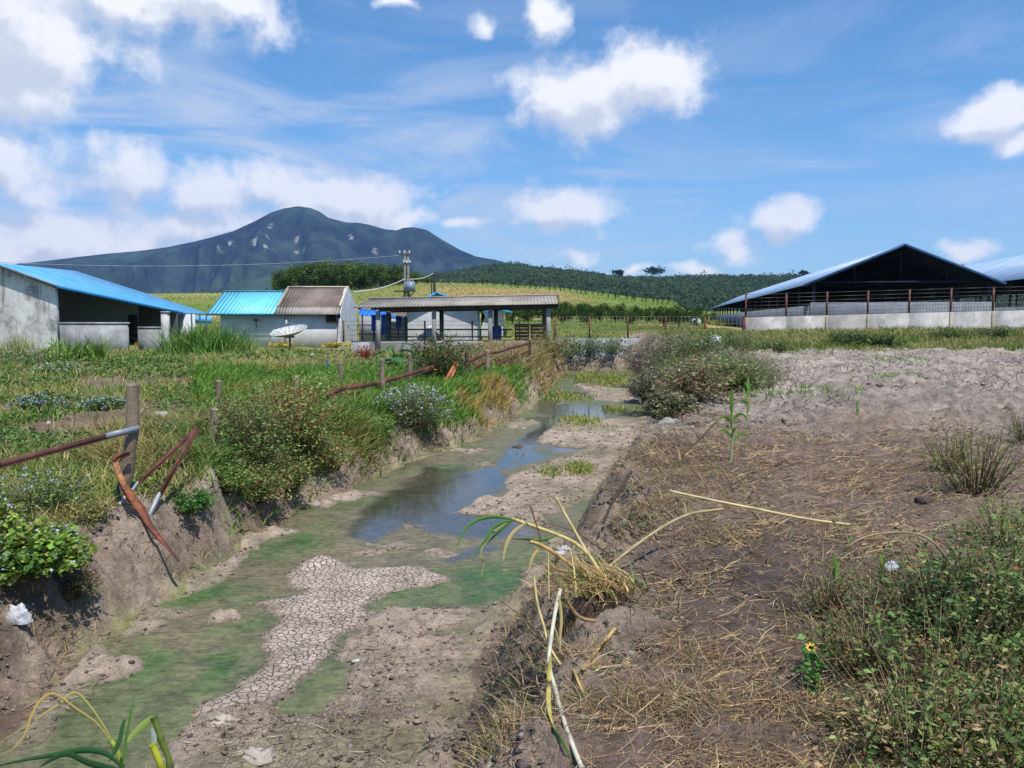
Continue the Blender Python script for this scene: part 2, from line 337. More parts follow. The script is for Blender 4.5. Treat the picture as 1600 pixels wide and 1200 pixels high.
def make_mats():
    # ground
    m, nt, b, o = nmat('ground'); p = pos(nt); c = attr(nt, 'Col').outputs[0]
    n1 = noise(nt, p, 9, 8, .7).outputs[0]; n2 = noise(nt, p, 45, 6, .7).outputs[0]; n3 = noise(nt, p, 2.2, 5, .6).outputs[0]
    k = mth(nt, 'ADD', mth(nt, 'MULTIPLY', n1, .9), mth(nt, 'MULTIPLY', n2, .7)); k = mth(nt, 'ADD', k, mth(nt, 'MULTIPLY', n3, .5))
    g = ramp(nt, k, .72, 1.38, .62, 2.1)
    mm = nt.nodes.new('ShaderNodeVectorMath'); mm.operation = 'SCALE'; nt.links.new(c, mm.inputs[0]); nt.links.new(g, mm.inputs['Scale'])
    # pale dried crumbs
    pale = ramp(nt, noise(nt, p, 22, 5, .75, .4).outputs[0], .60, .70)
    cr = attr(nt, 'crumb').outputs[2]; pale = mth(nt, 'MULTIPLY', pale, cr)
    c2 = mixc(nt, mth(nt, 'MULTIPLY', pale, .55), mm.outputs[0], tuple(lin(196, 188, 178)))
    # drying cracks
    dp = N(nt, 'ShaderNodeVectorMath', operation='ADD'); nt.links.new(p, dp.inputs[0])
    dn = noise(nt, p, 5, 3, .6); sc = N(nt, 'ShaderNodeVectorMath', operation='SCALE'); nt.links.new(dn.outputs[1], sc.inputs[0]); sc.inputs['Scale'].default_value = .12
    nt.links.new(sc.outputs[0], dp.inputs[1])
    v = N(nt, 'ShaderNodeTexVoronoi', feature='DISTANCE_TO_EDGE', voronoi_dimensions='2D'); v.inputs['Scale'].default_value = 15; nt.links.new(dp.outputs[0], v.inputs['Vector'])
    v2 = N(nt, 'ShaderNodeTexVoronoi', feature='DISTANCE_TO_EDGE', voronoi_dimensions='2D'); v2.inputs['Scale'].default_value = 3.6; nt.links.new(dp.outputs[0], v2.inputs['Vector'])
    ck = attr(nt, 'crack').outputs[2]; ck2 = attr(nt, 'clod').outputs[2]
    l1 = mth(nt, 'MULTIPLY', ramp(nt, v.outputs['Distance'], .02, .10, 1, 0), ck)
    l2 = mth(nt, 'MULTIPLY', ramp(nt, v2.outputs['Distance'], .01, .07, 1, 0), ck2)
    l = mth(nt, 'MAXIMUM', l1, l2)
    c3 = mixc(nt, mth(nt, 'MULTIPLY', l, .8), c2, tuple(lin(58, 50, 44)))
    nt.links.new(c3, b.inputs['Base Color'])
    wet = attr(nt, 'wet').outputs[2]
    nt.links.new(mth(nt, 'SUBTRACT', .95, mth(nt, 'MULTIPLY', wet, .55)), b.inputs['Roughness']); b.inputs['Specular IOR Level'].default_value = .25
    n5 = noise(nt, p, 120, 4, .7).outputs[0]; hgt = mth(nt, 'ADD', mth(nt, 'ADD', mth(nt, 'MULTIPLY', n1, 1.), mth(nt, 'MULTIPLY', n2, .55)), mth(nt, 'MULTIPLY', n5, .28)); hgt = mth(nt, 'SUBTRACT', hgt, mth(nt, 'MULTIPLY', l, .7))
    bump(nt, b, hgt, .85, .07)
    # leaf
    m, nt, b, o = nmat('leaf'); c = attr(nt, 'Col').outputs[0]; nt.links.new(c, b.inputs['Base Color'])
    b.inputs['Roughness'].default_value = .55; b.inputs['Specular IOR Level'].default_value = .35
    t = N(nt, 'ShaderNodeBsdfTranslucent'); nt.links.new(mixc(nt, 1., c, (1.05, 1.05, .7), 'MULTIPLY'), t.inputs[0])
    mx = N(nt, 'ShaderNodeMixShader'); mx.inputs[0].default_value = .22; nt.links.new(b.outputs[0], mx.inputs[1]); nt.links.new(t.outputs[0], mx.inputs[2]); nt.links.new(mx.outputs[0], o.inputs[0])
    m, nt, b, o = nmat('farleaf'); c = attr(nt, 'Col').outputs[0]; nt.links.new(c, b.inputs['Base Color']); b.inputs['Roughness'].default_value = 1; b.inputs['Specular IOR Level'].default_value = 0; t = N(nt, 'ShaderNodeBsdfTranslucent'); nt.links.new(c, t.inputs[0]); mx = N(nt, 'ShaderNodeMixShader'); mx.inputs[0].default_value = .42; nt.links.new(b.outputs[0], mx.inputs[1]); nt.links.new(t.outputs[0], mx.inputs[2]); nt.links.new(mx.outputs[0], o.inputs[0])
    # generic: vertex colour with grime noise
    def grime(name, sc=1.5, lo=.75, hi=1.15, rough=.85, bs=.2, bd=.02, spec=.3, metal=0., streak=0., fine=14):
        m, nt, b, o = nmat(name); p = pos(nt); c = attr(nt, 'Col').outputs[0]
        n = noise(nt, p, sc, 6, .65).outputs[0]; g = ramp(nt, n, .3, .7, lo, hi)
        mm = nt.nodes.new('ShaderNodeVectorMath'); mm.operation = 'SCALE'; nt.links.new(c, mm.inputs[0]); nt.links.new(g, mm.inputs['Scale'])
        col = mm.outputs[0]
        if streak:
            mp = N(nt, 'ShaderNodeMapping'); nt.links.new(p, mp.inputs[0]); mp.inputs['Scale'].default_value = (2.2, 2.2, .16)
            s = ramp(nt, noise(nt, mp.outputs[0], 1.3, 6, .7).outputs[0], .50, .68)
            s2 = ramp(nt, noise(nt, p, .5, 6, .72).outputs[0], .47, .62)
            s = mth(nt, 'MAXIMUM', mth(nt, 'MULTIPLY', s, .9), mth(nt, 'MULTIPLY', s2, .75))
            col = mixc(nt, mth(nt, 'MULTIPLY', s, streak), col, tuple(lin(92, 90, 88)))
        nt.links.new(col, b.inputs['Base Color']); b.inputs['Roughness'].default_value = rough
        b.inputs['Specular IOR Level'].default_value = spec; b.inputs['Metallic'].default_value = metal
        bump(nt, b, noise(nt, p, fine, 5, .7).outputs[0], bs, bd); return nt, b, col
    grime('plain'); grime('wall', .8, .86, 1.08, .9, .2, .02, streak=.25); grime('oldwall', .9, .8, 1.1, .95, .4, .03, streak=.95)
    grime('concrete', 1.2, .72, 1.15, .95, .4, .03, streak=.45)
    grime('wood', 3, .6, 1.3, .9, .8, .02, fine=40); grime('soilrock', 5, .6, 1.3, .95, .9, .05, fine=18)
    grime('metal', 2, .85, 1.1, .45, .1, .01, .5, .0); grime('mount', .003, .55, 1.45, 1., .6, 60, .05, fine=.008)
    # rusty steel with flaking white paint
    m, nt, b, o = nmat('rust'); p = pos(nt); c = attr(nt, 'Col').outputs[0]
    n = noise(nt, p, 7, 6, .7).outputs[0]; c1 = mixc(nt, ramp(nt, n, .35, .65), c, tuple(lin(62, 36, 28)))
    fl = ramp(nt, noise(nt, p, 16, 4, .8).outputs[0], .69, .71); c1 = mixc(nt, fl, c1, tuple(lin(190, 185, 180)))
    nt.links.new(c1, b.inputs['Base Color']); b.inputs['Roughness'].default_value = .75; bump(nt, b, n, .4, .02)
    # corrugated sheets: ribs run along the slope, stored direction in Col.a is not needed, ribs follow object x
    def corr(name, ax, per, rough=.45, bs=.5, lo=.85, hi=1.1, spec=.5):
        nt, b, col = grime(name, .7, lo, hi, rough, .1, .01, spec)
        p = pos(nt); s = N(nt, 'ShaderNodeSeparateXYZ'); d = N(nt, 'ShaderNodeVectorMath', operation='DOT_PRODUCT'); nt.links.new(p, d.inputs[0]); d.inputs[1].default_value = ax
        w = mth(nt, 'SINE', mth(nt, 'MULTIPLY', d.outputs['Value'], 2*PI/per))
        bump(nt, b, w, bs, per*.12)
        sh = mth(nt, 'FRACT', mth(nt, 'MULTIPLY', d.outputs['Value'], 1/(per*9)))
        nt.links.new(mixc(nt, ramp(nt, sh, 0, .06, .22, 0), col, (.02, .04, .06)), b.inputs['Base Color'])
    corr('sheet_x', (1, 0, 0), .26); corr('asbestos_x', (1, 0, 0), .20, .95, .5, .65, 1.2, .15)
    corr('sheet_barn', (.189, .982, 0), .5, .35); corr('sheet_left', (.62, .78, 0), .5, .4, .15)
    # white crumpled plastic
    grime('plastic', 12, .75, 1.1, .35, .8, .03, .5, fine=25)
    # water: murky film over brown water, some of it clear enough to mirror the sky
    m, nt, b, o = nmat('water'); p = pos(nt); c = attr(nt, 'Col').outputs[0]; cl = attr(nt, 'clear').outputs[2]
    n = noise(nt, p, 3.5, 8, .72, .5).outputs[0]; n2 = noise(nt, p, 14, 6, .75).outputs[0]
    mp = N(nt, 'ShaderNodeMapping'); nt.links.new(p, mp.inputs[0]); mp.inputs['Scale'].default_value = (1.6, 6, 1); mp.inputs['Rotation'].default_value = (0, 0, -.25)
    n4 = noise(nt, mp.outputs[0], 3., 7, .75).outputs[0]
    g = ramp(nt, mth(nt, 'ADD', mth(nt, 'ADD', n, n2), n4), 1.15, 1.85, .55, 1.5)
    mm = nt.nodes.new('ShaderNodeVectorMath'); mm.operation = 'SCALE'; nt.links.new(c, mm.inputs[0]); nt.links.new(g, mm.inputs['Scale'])
    sp = ramp(nt, noise(nt, p, 30, 5, .8, .6).outputs[0], .70, .74); sp = mth(nt, 'MULTIPLY', sp, ramp(nt, n, .52, .64))
    sp = mth(nt, 'MULTIPLY', sp, mth(nt, 'SUBTRACT', 1., mth(nt, 'MULTIPLY', cl, .9)))
    nt.links.new(mixc(nt, sp, mm.outputs[0], tuple(lin(165, 158, 135))), b.inputs['Base Color'])
    film = mth(nt, 'SUBTRACT', 1., mth(nt, 'MULTIPLY', cl, ramp(nt, n4, .35, .5, .55, 1.)), clamp=True); film = mth(nt, 'MULTIPLY', film, ramp(nt, n, .32, .55, .35, 1.))
    nt.links.new(mth(nt, 'ADD', .03, mth(nt, 'MULTIPLY', film, .5)), b.inputs['Roughness'])
    nt.links.new(mth(nt, 'ADD', .12, mth(nt, 'MULTIPLY', cl, .75)), b.inputs['Specular IOR Level'])
    b.inputs['IOR'].default_value = 1.38
    bump(nt, b, n2, .06, .01)
make_mats()
M['dark'] = None
def simple(name, col, rough=.7, spec=.4):
    m, nt, b, o = nmat(name); b.inputs['Base Color'].default_value = (*col, 1); b.inputs['Roughness'].default_value = rough; b.inputs['Specular IOR Level'].default_value = spec

simple('dark', (.026, .030, .046), 1., 0.)  # near-black for the barn undersides, shade put into the base colour
# ------------------------------------------------------------ world, sun, camera
SUN = Vector((.24, -.40, .88)).normalized()
def make_world():
    w = bpy.data.worlds.new('World'); S.world = w; w.use_nodes = True; nt = w.node_tree; nt.nodes.clear()
    out = N(nt, 'ShaderNodeOutputWorld'); sky = N(nt, 'ShaderNodeTexSky', sky_type='NISHITA'); sky.sun_disc = False
    sky.sun_elevation = math.asin(SUN.z); sky.sun_rotation = math.atan2(SUN.x, SUN.y); sky.altitude = 900; sky.air_density = 1.25; sky.dust_density = .35; sky.ozone_density = 2.2
    bg = N(nt, 'ShaderNodeBackground'); bg.inputs[1].default_value = SKY_STRENGTH
    tint = mixc(nt, 1., sky.outputs[0], SKY_TINT, 'MULTIPLY')
    nt.links.new(tint, bg.inputs[0])
    # cloud field group in (azimuth, elevation)
    G = bpy.data.node_groups.new('cloud_field', 'ShaderNodeTree')
    G.interface.new_socket('p', in_out='INPUT', socket_type='NodeSocketVector'); G.interface.new_socket('d', in_out='OUTPUT', socket_type='NodeSocketFloat')
    gi, go = N(G, 'NodeGroupInput'), N(G, 'NodeGroupOutput')
    n = noise(G, gi.outputs[0], 9, 3, .5)
    s = N(G, 'ShaderNodeVectorMath', operation='SUBTRACT'); G.links.new(n.outputs[1], s.inputs[0]); s.inputs[1].default_value = (.5, .5, .5)
    s2 = N(G, 'ShaderNodeVectorMath', operation='MULTIPLY_ADD'); G.links.new(s.outputs[0], s2.inputs[0]); s2.inputs[1].default_value = (.10, .07, 0); G.links.new(gi.outputs[0], s2.inputs[2])
    cur = None
    for (cx, cy, rx, ry, dens) in CLOUDS:
        r = ray(cx, cy); az = math.atan2(r[0], r[1]); el = math.atan2(r[2], math.hypot(r[0], r[1]))
        a = N(G, 'ShaderNodeVectorMath', operation='MULTIPLY_ADD'); G.links.new(s2.outputs[0], a.inputs[0])
        kx, ky = F/rx*.84, F/ry*.84
        a.inputs[1].default_value = (kx, ky, 0); a.inputs[2].default_value = (-az*kx, -el*ky, 0)
        L = N(G, 'ShaderNodeVectorMath', operation='LENGTH'); G.links.new(a.outputs[0], L.inputs[0])
        v = mth(G, 'SUBTRACT', dens, L.outputs['Value'])
        cur = v if cur is None else mth(G, 'SMOOTH_MAX', cur, v, .25)
    f = noise(G, gi.outputs[0], 16, 9, .62).outputs[0]; 
    f2 = noise(G, gi.outputs[0], 5, 4, .5).outputs[0]
    e = mth(G, 'ADD', mth(G, 'MULTIPLY', mth(G, 'SUBTRACT', f, .5), 2.1), mth(G, 'MULTIPLY', mth(G, 'SUBTRACT', f2, .5), .6))
    G.links.new(mth(G, 'ADD', cur, e), go.inputs[0])
    tc = N(nt, 'ShaderNodeTexCoord'); sx = N(nt, 'ShaderNodeSeparateXYZ'); nt.links.new(tc.outputs['Generated'], sx.inputs[0])
    az = mth(nt, 'ARCTAN2', sx.outputs[0], sx.outputs[1]); el = mth(nt, 'ARCSINE', sx.outputs[2])
    def vec(dx, dy):
        c = N(nt, 'ShaderNodeCombineXYZ'); nt.links.new(mth(nt, 'ADD', az, dx), c.inputs[0]); nt.links.new(mth(nt, 'ADD', el, dy), c.inputs[1]); return c.outputs[0]
    def field(dx, dy):
        g = N(nt, 'ShaderNodeGroup', node_tree=G); nt.links.new(vec(dx, dy), g.inputs[0]); return g.outputs[0]
    d0, d1 = field(0, 0), field(.012, .026)
    alpha = ramp(nt, d0, -.22, .58)
    sh = mth(nt, 'SUBTRACT', d0, d1); lit = ramp(nt, mth(nt, 'ADD', mth(nt, 'MULTIPLY', sh, 1.0), mth(nt, 'MULTIPLY', d1, -.42)), -.75, .25)
    cc = mixc(nt, lit, (.64, .69, .76), (.96, .965, .97))
    # thin high cloud, stretched sideways
    mp = N(nt, 'ShaderNodeMapping'); nt.links.new(vec(0, 0), mp.inputs[0]); mp.inputs['Rotation'].default_value = (0, 0, .16); mp.inputs['Scale'].default_value = (1.2, 5.5, 1)
    ci = noise(nt, mp.outputs[0], 2.6, 9, .62, .8).outputs[0]
    band = mth(nt, 'MULTIPLY', ramp(nt, el, .42, .10), ramp(nt, az, .35, -.35, .35, 1.))
    band2 = mth(nt, 'MULTIPLY', ramp(nt, el, .50, .28), ramp(nt, el, .10, .22))
    cirrus = mth(nt, 'MULTIPLY', ramp(nt, ci, .40, .70), mth(nt, 'ADD', mth(nt, 'MULTIPLY', band, .95), .16), clamp=True)
    b1 = N(nt, 'ShaderNodeBackground'); b1.inputs[0].default_value = (.78, .85, .96, 1); b1.inputs[1].default_value = .82
    b2 = N(nt, 'ShaderNodeBackground'); nt.links.new(cc, b2.inputs[0]); b2.inputs[1].default_value = 1.
    hz = ramp(nt, el, .26, -.02, 0., .62)
    m0 = N(nt, 'ShaderNodeMixShader'); nt.links.new(hz, m0.inputs[0]); nt.links.new(bg.outputs[0], m0.inputs[1])
    bh = N(nt, 'ShaderNodeBackground'); bh.inputs[0].default_value = (.40, .62, .92, 1); bh.inputs[1].default_value = .95; nt.links.new(bh.outputs[0], m0.inputs[2])
    m1 = N(nt, 'ShaderNodeMixShader'); nt.links.new(cirrus, m1.inputs[0]); nt.links.new(m0.outputs[0], m1.inputs[1]); nt.links.new(b1.outputs[0], m1.inputs[2])
    m2 = N(nt, 'ShaderNodeMixShader'); nt.links.new(alpha, m2.inputs[0]); nt.links.new(m1.outputs[0], m2.inputs[1]); nt.links.new(b2.outputs[0], m2.inputs[2])
    nt.links.new(m2.outputs[0], out.inputs[0])
    w.cycles.sampling_method = 'MANUAL'; w.cycles.sample_map_resolution = 512
SKY_STRENGTH, SKY_TINT = .114, (.56, .93, 1.17)
CLOUDS = [(895,155,90,48,1.),(1010,110,78,52,1.),(940,140,90,50,1.),(875,332,74,36,1.),(1225,345,56,28,.95),(1150,385,58,22,.75),
    (1560,165,58,26,1.),(1592,215,36,18,.95),(40,45,100,78,1.1),(20,130,100,55,.9),(320,5,95,38,1.1),(250,25,60,25,.6),(170,-20,90,30,1.),
    (850,28,40,40,.6),(748,22,36,22,.6),(625,0,40,10,.7),(20,245,75,55,.85),(190,270,60,48,.9),(100,375,105,38,1.),(60,300,70,25,.6),(30,400,60,20,.8),
    (340,292,85,42,.95),(430,300,70,40,.8),(540,318,100,34,.95),(480,345,120,24,.8),(300,345,80,24,.7),(720,356,45,14,.7),
    (1075,420,42,14,.75),(905,400,50,14,.65),(1510,398,46,14,.8),(990,425,40,10,.6),(640,345,50,18,.7)]
make_world()
sl = bpy.data.lights.new('sun', 'SUN'); sl.energy = 5.0; sl.angle = math.radians(.5); sl.color = (1, .955, .89)
so = bpy.data.objects.new('sun', sl); COL.objects.link(so); so.rotation_euler = (-SUN).to_track_quat('-Z', 'Y').to_euler()
cd = bpy.data.cameras.new('camera'); cam = bpy.data.objects.new('camera', cd); COL.objects.link(cam); S.camera = cam
cam.location = (0, 0, EYE); cam.rotation_euler = (PI/2-PITCH, 0, 0)
cd.sensor_width = 36; cd.lens = 36*F/1600; cd.clip_start = .05; cd.clip_end = 30000
S.view_settings.view_transform = 'Standard'; S.view_settings.look = 'None'; S.view_settings.exposure = .18; S.view_settings.gamma = 1
S.render.engine = 'CYCLES'; S.cycles.max_bounces = 5; S.cycles.diffuse_bounces = 2; S.cycles.glossy_bounces = 2; S.cycles.transmission_bounces = 2
S.cycles.volume_bounces = 0; S.cycles.transparent_max_bounces = 4; S.cycles.use_denoising = True; S.cycles.caustics_reflective = False; S.cycles.caustics_refractive = False
# ------------------------------------------------------------ the ground sheet
def ground():
    step = .0046; ys = [-14.]
    while ys[-1] < 800: ys.append(ys[-1]+step*math.sqrt(ys[-1]**2+2.6**2) * (3 if ys[-1] < 1 else .8 if ys[-1] < 15 else 1.2 if ys[-1] < 50 else 2.4))
    ys = np.array(ys); nu = 620; u = np.linspace(-1, 1, nu); u = .62*u+.38*u**3
    hw = 1.05*np.sqrt(ys**2+6.0**2)
    X = u[None, :]*hw[:, None]*1.15; Y = np.broadcast_to(ys[:, None], X.shape)
    x, y = X.ravel(), Y.ravel()
    z, tl, tr, s, c = zg(x, y)
    near = y < 50
    isR = (x > (ip(LW, y)+ip(RW, y))/2)
    inbed = (tl <= .02) & (tr <= .02) & near
    # clods of turned soil on the right field, small roughness everywhere
    rf = np.where(isR & near, sm(.5, 1.8, x-ip(RT, y))*sm(12.5, 15, y)*sm(41, 36, y), 0)
    wxx = x+.5*(fbm(x, y, 1.3, 3, 90)-.5); wyy = y+.5*(fbm(x, y, 1.3, 3, 91)-.5)
    clod = ridge(wxx, wyy, .8, 5, 81)
    z = z + rf*(.70*(clod-.62)+.26*(ridge(x, y, 3, 4, 82)-.6))
    brn = np.where(isR & (y < 15) & (tr > .3), 1, 0)
    z = z + brn*(.09*(ridge(x, y, 1.9, 5, 83)-.6)+.035*(ridge(x, y, 11, 3, 89)-.6)*sm(14, 8, y))
    bank = np.sin(np.clip(np.where(isR, tr, tl), 0, 1)*PI)*np.where(near, 1, 0)
    z = z + bank*(.14*(fbm(x, y, 4.5, 4, 84)-.5)+.13*(ridge(x*1.2, y*.8, 3.3, 4, 88)-.62))
    z = z + np.where(near & ~inbed, .045*(fbm(x, y, 6, 4, 85)-.5)+.030*(ridge(x, y, 9, 3, 86)-.6)*sm(30, 12, y), 0)+np.where(inbed & (z > 0) & (c < -.05), .04*(ridge(x, y, 7, 4, 87)-.6), 0)
    # colours
    C = np.empty((len(x), 3)); n1 = fbm(x, y, .5, 5, 101)[:, None]; n2 = fbm(x, y, 1.6, 4, 102)[:, None]; n3 = fbm(x, y, .12, 4, 103)[:, None]
    dirt, dirt2 = lin(128, 108, 90), lin(92, 75, 62); gr, gr2 = lin(92, 104, 52), lin(116, 110, 66)
    L = dirt*n2+dirt2*(1-n2); gmix = sm(.45, .60, n1*.6+n3*.4+.10*sm(14, 24, y)[:, None]+.02); L = L*(1-gmix)+(gr*n2+gr2*(1-n2))*gmix
    grey, grey2 = lin(154, 144, 133), lin(108, 97, 88); br, br2 = lin(128, 109, 95), lin(92, 78, 69)
    R1 = grey*n2+grey2*(1-n2); R2 = br*n2+br2*(1-n2)
    t = sm(10.5, 17, y+7*(n1[:, 0]-.5)+4*(n3[:, 0]-.5))[:, None]; R = R2*(1-t)+R1*t
    t = (sm(36, 40, y+3*(n1[:, 0]-.5)))[:, None]; R = R*(1-t)+(lin(112, 112, 58)*n2+lin(92, 84, 60)*(1-n2))*t
    dk = np.exp(-(((x-1.7)/1.1)**2+((y-4.7)/1.3)**2))[:, None]*.8; R = R*(1-dk)+lin(70, 62, 58)*dk
    C[:] = np.where(isR[:, None], R, L)
    bc = lin(152, 136, 120)*n2+lin(104, 90, 78)*(1-n2); bs_ = sm(.50, .66, fbm(x, y, 1.1, 5, 108))[:, None]*.65; bc = bc*(1-bs_)+lin(84, 70, 60)*bs_; bk = np.clip(bank*1.3, 0, 1)[:, None]; C = C*(1-bk)+bc*bk
    # bed
    bed = lin(164, 148, 132)*n2+lin(122, 108, 94)*(1-n2)
    alg = sm(.50, .64, fbm(x, y, .8, 4, 104))[:, None]*.35; bed = bed*(1-alg)+lin(92, 98, 58)*alg
    ckm = sm(-.22, .16, c+.22*(fbm(x, y, 4, 3, 109)-.5)); bed = bed*(1-ckm[:, None])+lin(172, 156, 142)*ckm[:, None]
    low = sm(.035, -.02, z)[:, None]*.6; bed = bed*(1-low)+lin(66, 62, 44)*low
    C = np.where(inbed[:, None], bed, C)
    # beyond the walls: grassland and hill
    f = sm(47, 50, y)[:, None]; px = CX+F*x/np.maximum(y, 5)
    H = lin(98, 108, 48)*n1+lin(120, 118, 60)*(1-n1)
    org = (sm(.46, .62, fbm(x, y, .022, 4, 105))*sm(120, 160, y)*np.exp(-((px-790)/190)**2)*1.0)[:, None]; org = org*.7; H = H*(1-org)+lin(150, 120, 80)*org
    org2 = (sm(.58, .62, fbm(x, y, .08, 3, 106))*sm(70, 85, y)*sm(140, 110, y))[:, None]; H = H*(1-org2)+lin(176, 140, 108)*org2
    gg = (sm(.45, .6, fbm(x, y, .035, 3, 107)))[:, None]*.8; H = H*(1-gg)+lin(88, 112, 40)*gg
    yl = .6*sm(560, 380, px)[:, None]*sm(150, 220, y)[:, None]; H = H*(1-yl)+lin(150, 142, 88)*yl
    C = C*(1-f)+H*f
    nr, nc = X.shape; i = np.arange(nr-1)[:, None]*nc; j = np.arange(nc-1)[None, :]
    Fc = np.stack([i+j, i+j+1, i+nc+j+1, i+nc+j], -1).reshape(-1, 4)
    mb = MB(); mb.add(np.stack([x, y, z], 1), Fc, C); o = mb.build('ground', M['ground'], smooth=True, kind='structure')
    def fa(name, v):
        a = o.data.attributes.new(name, 'FLOAT', 'POINT'); a.data.foreach_set('value', np.asarray(v, np.float32))
    fa('crack', np.where(inbed, np.maximum(ckm, .35*sm(.0, .3, s)*sm(.5, .6, n1[:, 0])), 0)); fa('clod', rf*.9*sm(.38, .52, n1[:, 0]))
    fa('crumb', np.clip(rf*.75+bank*.6+inbed*.35*sm(0, .1, z)+brn*.18, 0, 1)); fa('wet', inbed*sm(.05, -.01, z))
    return o
ground()
def water():
    ys = [-14.]
    while ys[-1] < 46.7: ys.append(ys[-1]+.0065*math.sqrt(ys[-1]**2+3.**2))
    ys = np.array(ys); u = np.linspace(0, 1, 150)
    xl, xr = ip(LW, ys)-.8, ip(RW, ys)+.7
    X = xl[:, None]*(1-u)+xr[:, None]*u; Y = np.broadcast_to(ys[:, None], X.shape); x, y = X.ravel(), Y.ravel()
    wx = x+.25*(fbm(x, y, 2.2, 4, 111)-.5); wy = y+.4*(fbm(x, y, 2.2, 4, 112)-.5)
    n1 = fbm(x, y, .9, 4, 113)[:, None]
    C = lin(118, 110, 88)*n1+lin(92, 88, 70)*(1-n1)
    g = (sm(-.35, .35, sdmax(GREEN, wx, wy))*(.35+.65*sm(.38, .58, fbm(x, y*.7, 2.6, 5, 116))))[:, None]; g = np.maximum(g, sm(.56, .72, fbm(x, y, .7, 4, 114))[:, None]*.5)
    G = lin(56, 84, 54)*(1-n1)+lin(84, 104, 60)*n1; C = C*(1-g)+G*g
    fr = sm(17, 26, y)[:, None]*.6; C = C*(1-fr)+lin(88, 98, 62)*fr
    cl = sm(-.12, .12, sdmax(CLEAR, wx, wy)); cl = np.maximum(cl, sm(.54, .64, fbm(x, y*.6, .8, 4, 115))*.8*sm(9, 14, y))
    C = C*(1-cl[:, None]*.75)+lin(48, 48, 44)*cl[:, None]*.75
    nr, nc = X.shape; i = np.arange(nr-1)[:, None]*nc; j = np.arange(nc-1)[None, :]
    mb = MB(); mb.add(np.stack([x, y, 0*x], 1), np.stack([i+j, i+j+1, i+nc+j+1, i+nc+j], -1).reshape(-1, 4), C)
    o = mb.build('water', M['water'], smooth=True, kind='structure')
    a = o.data.attributes.new('clear', 'FLOAT', 'POINT'); a.data.foreach_set('value', cl.astype(np.float32))
water()

# ------------------------------------------------------------ mountain and wooded hills
def heights_mesh(name, xs, ys, fz, fc, mat):
    X, Y = np.meshgrid(xs, ys); x, y = X.ravel(), Y.ravel(); z = fz(x, y); nc = len(xs); nr = len(ys)
    i = np.arange(nr-1)[:, None]*nc; j = np.arange(nc-1)[None, :]
    mb = MB(); mb.add(np.stack([x, y, z], 1), np.stack([i+j, i+j+1, i+nc+j+1, i+nc+j], -1).reshape(-1, 4), fc(x, y, z))
    return mb.build(name, M[mat], smooth=True, kind='structure')
MR = 4600.
SIL = np.array([(-500,470),(-200,440),(-60,425),(40,413),(110,405),(170,398),(220,394),(265,388),(310,379),(345,370),(370,363),(405,347),(430,334),(450,328),(470,325),(490,328),(505,334),(517,343),(545,350),(562,350),(580,353),(605,360),(622,362),(632,358),(648,357),(668,361),(690,375),(720,392),(745,402),(775,407),(800,414),(850,430),(1000,455),(1400,480),(2000,490)], float)
def fm(x, y):
    px = CX+F*x/MR; hp = (HZ-np.interp(px, SIL[:, 0], SIL[:, 1]))/F*MR
    t = (MR-y)/2300.; prof = np.where(t >= 0, np.clip(1-t, 0, 1)**1.25, np.clip(1+t*1.8, 0, 1)**1.3)
    gul = np.minimum(ridge(x+.3*y, y*.25, 1/420., 5, 121)-.80, 0)
    z = hp*prof + gul*1000*np.clip(t*3.2, 0, 1)*np.clip(prof*1.6, 0, 1)*np.clip((hp-120)/300, .03, 1)
    return z + 24*(fbm(x, y, 1/120., 5, 122, .6)-.72)*np.clip((hp-90)/150, .08, 1)*np.clip(t*8, .12, 1) + 4
def cm(x, y, z):
    n = (.5*fbm(x, y, 1/300., 5, 123)+.5*fbm(x, y, 1/50., 4, 125))[:, None]; n = np.clip((n-.5)*2.2+.5, 0, 1); C = lin(60, 76, 58)*n+lin(22, 32, 30)*(1-n)
    k = sm(260, 90, z)[:, None]*sm(.42, .6, fbm(x, y, 1/500., 4, 124))[:, None]; C = C*(1-k)+lin(64, 82, 60)*k
    px = CX+F*x/np.maximum(y, 10); py = HZ-F*(z-EYE)/np.maximum(y, 10)
    for (a, b, c, d, w) in ((429,352,424,364,1.8),(422,368,418,392,1.4),(470,368,466,396,1.8),(452,380,451,388,1.6),(345,385,350,398,2),(404,372,400,388,1.5),(590,390,587,397,3.5),(550,368,553,376,2),(478,392,480,398,2.),(366,378,362,386,1.4)):
        L = math.hypot(c-a, d-b); tx, ty = (c-a)/L, (d-b)/L; s = (px-a)*tx+(py-b)*ty; q = np.abs((px-a)*ty-(py-b)*tx)
        wv = w*(.5+1.1*vn(py*.5, px*.2, 9)); k = (sm(wv, wv*.4, q)*sm(-1, 1, s)*sm(L+1, L-1, s)*(y < MR)*sm(.25, .5, vn(px*.9, py*.9, 5)))[:, None]*.8
        C = C*(1-k)+lin(170, 165, 155)*k
    return C
heights_mesh('mountain', np.linspace(-6500, 4500, 700), np.concatenate([np.linspace(2150, 4700, 300), np.linspace(4730, 6200, 20)]), fm, cm, 'mount')
FS = np.array([(-900,470),(200,468),(420,462),(560,452),(640,440),(700,428),(760,416),(800,412),(850,419),(900,424),(950,432),(1000,433),(1100,431),(1200,431),(1300,428),(1450,424),(1600,416),(1900,405),(2600,400)], float)
FR = 1150.
def ff(x, y):
    px = CX+F*x/FR; hp = (HZ-4-np.interp(px, FS[:, 0], FS[:, 1]))/F*FR
    t = (FR-y)/700.; prof = np.where(t >= 0, np.clip(1-t, 0, 1)**.85, np.clip(1+t, 0, 1))
    return hp*prof+8*(fbm(x, y, 1/110., 4, 131)-.5)*np.clip(t*4, .1, 1)-1
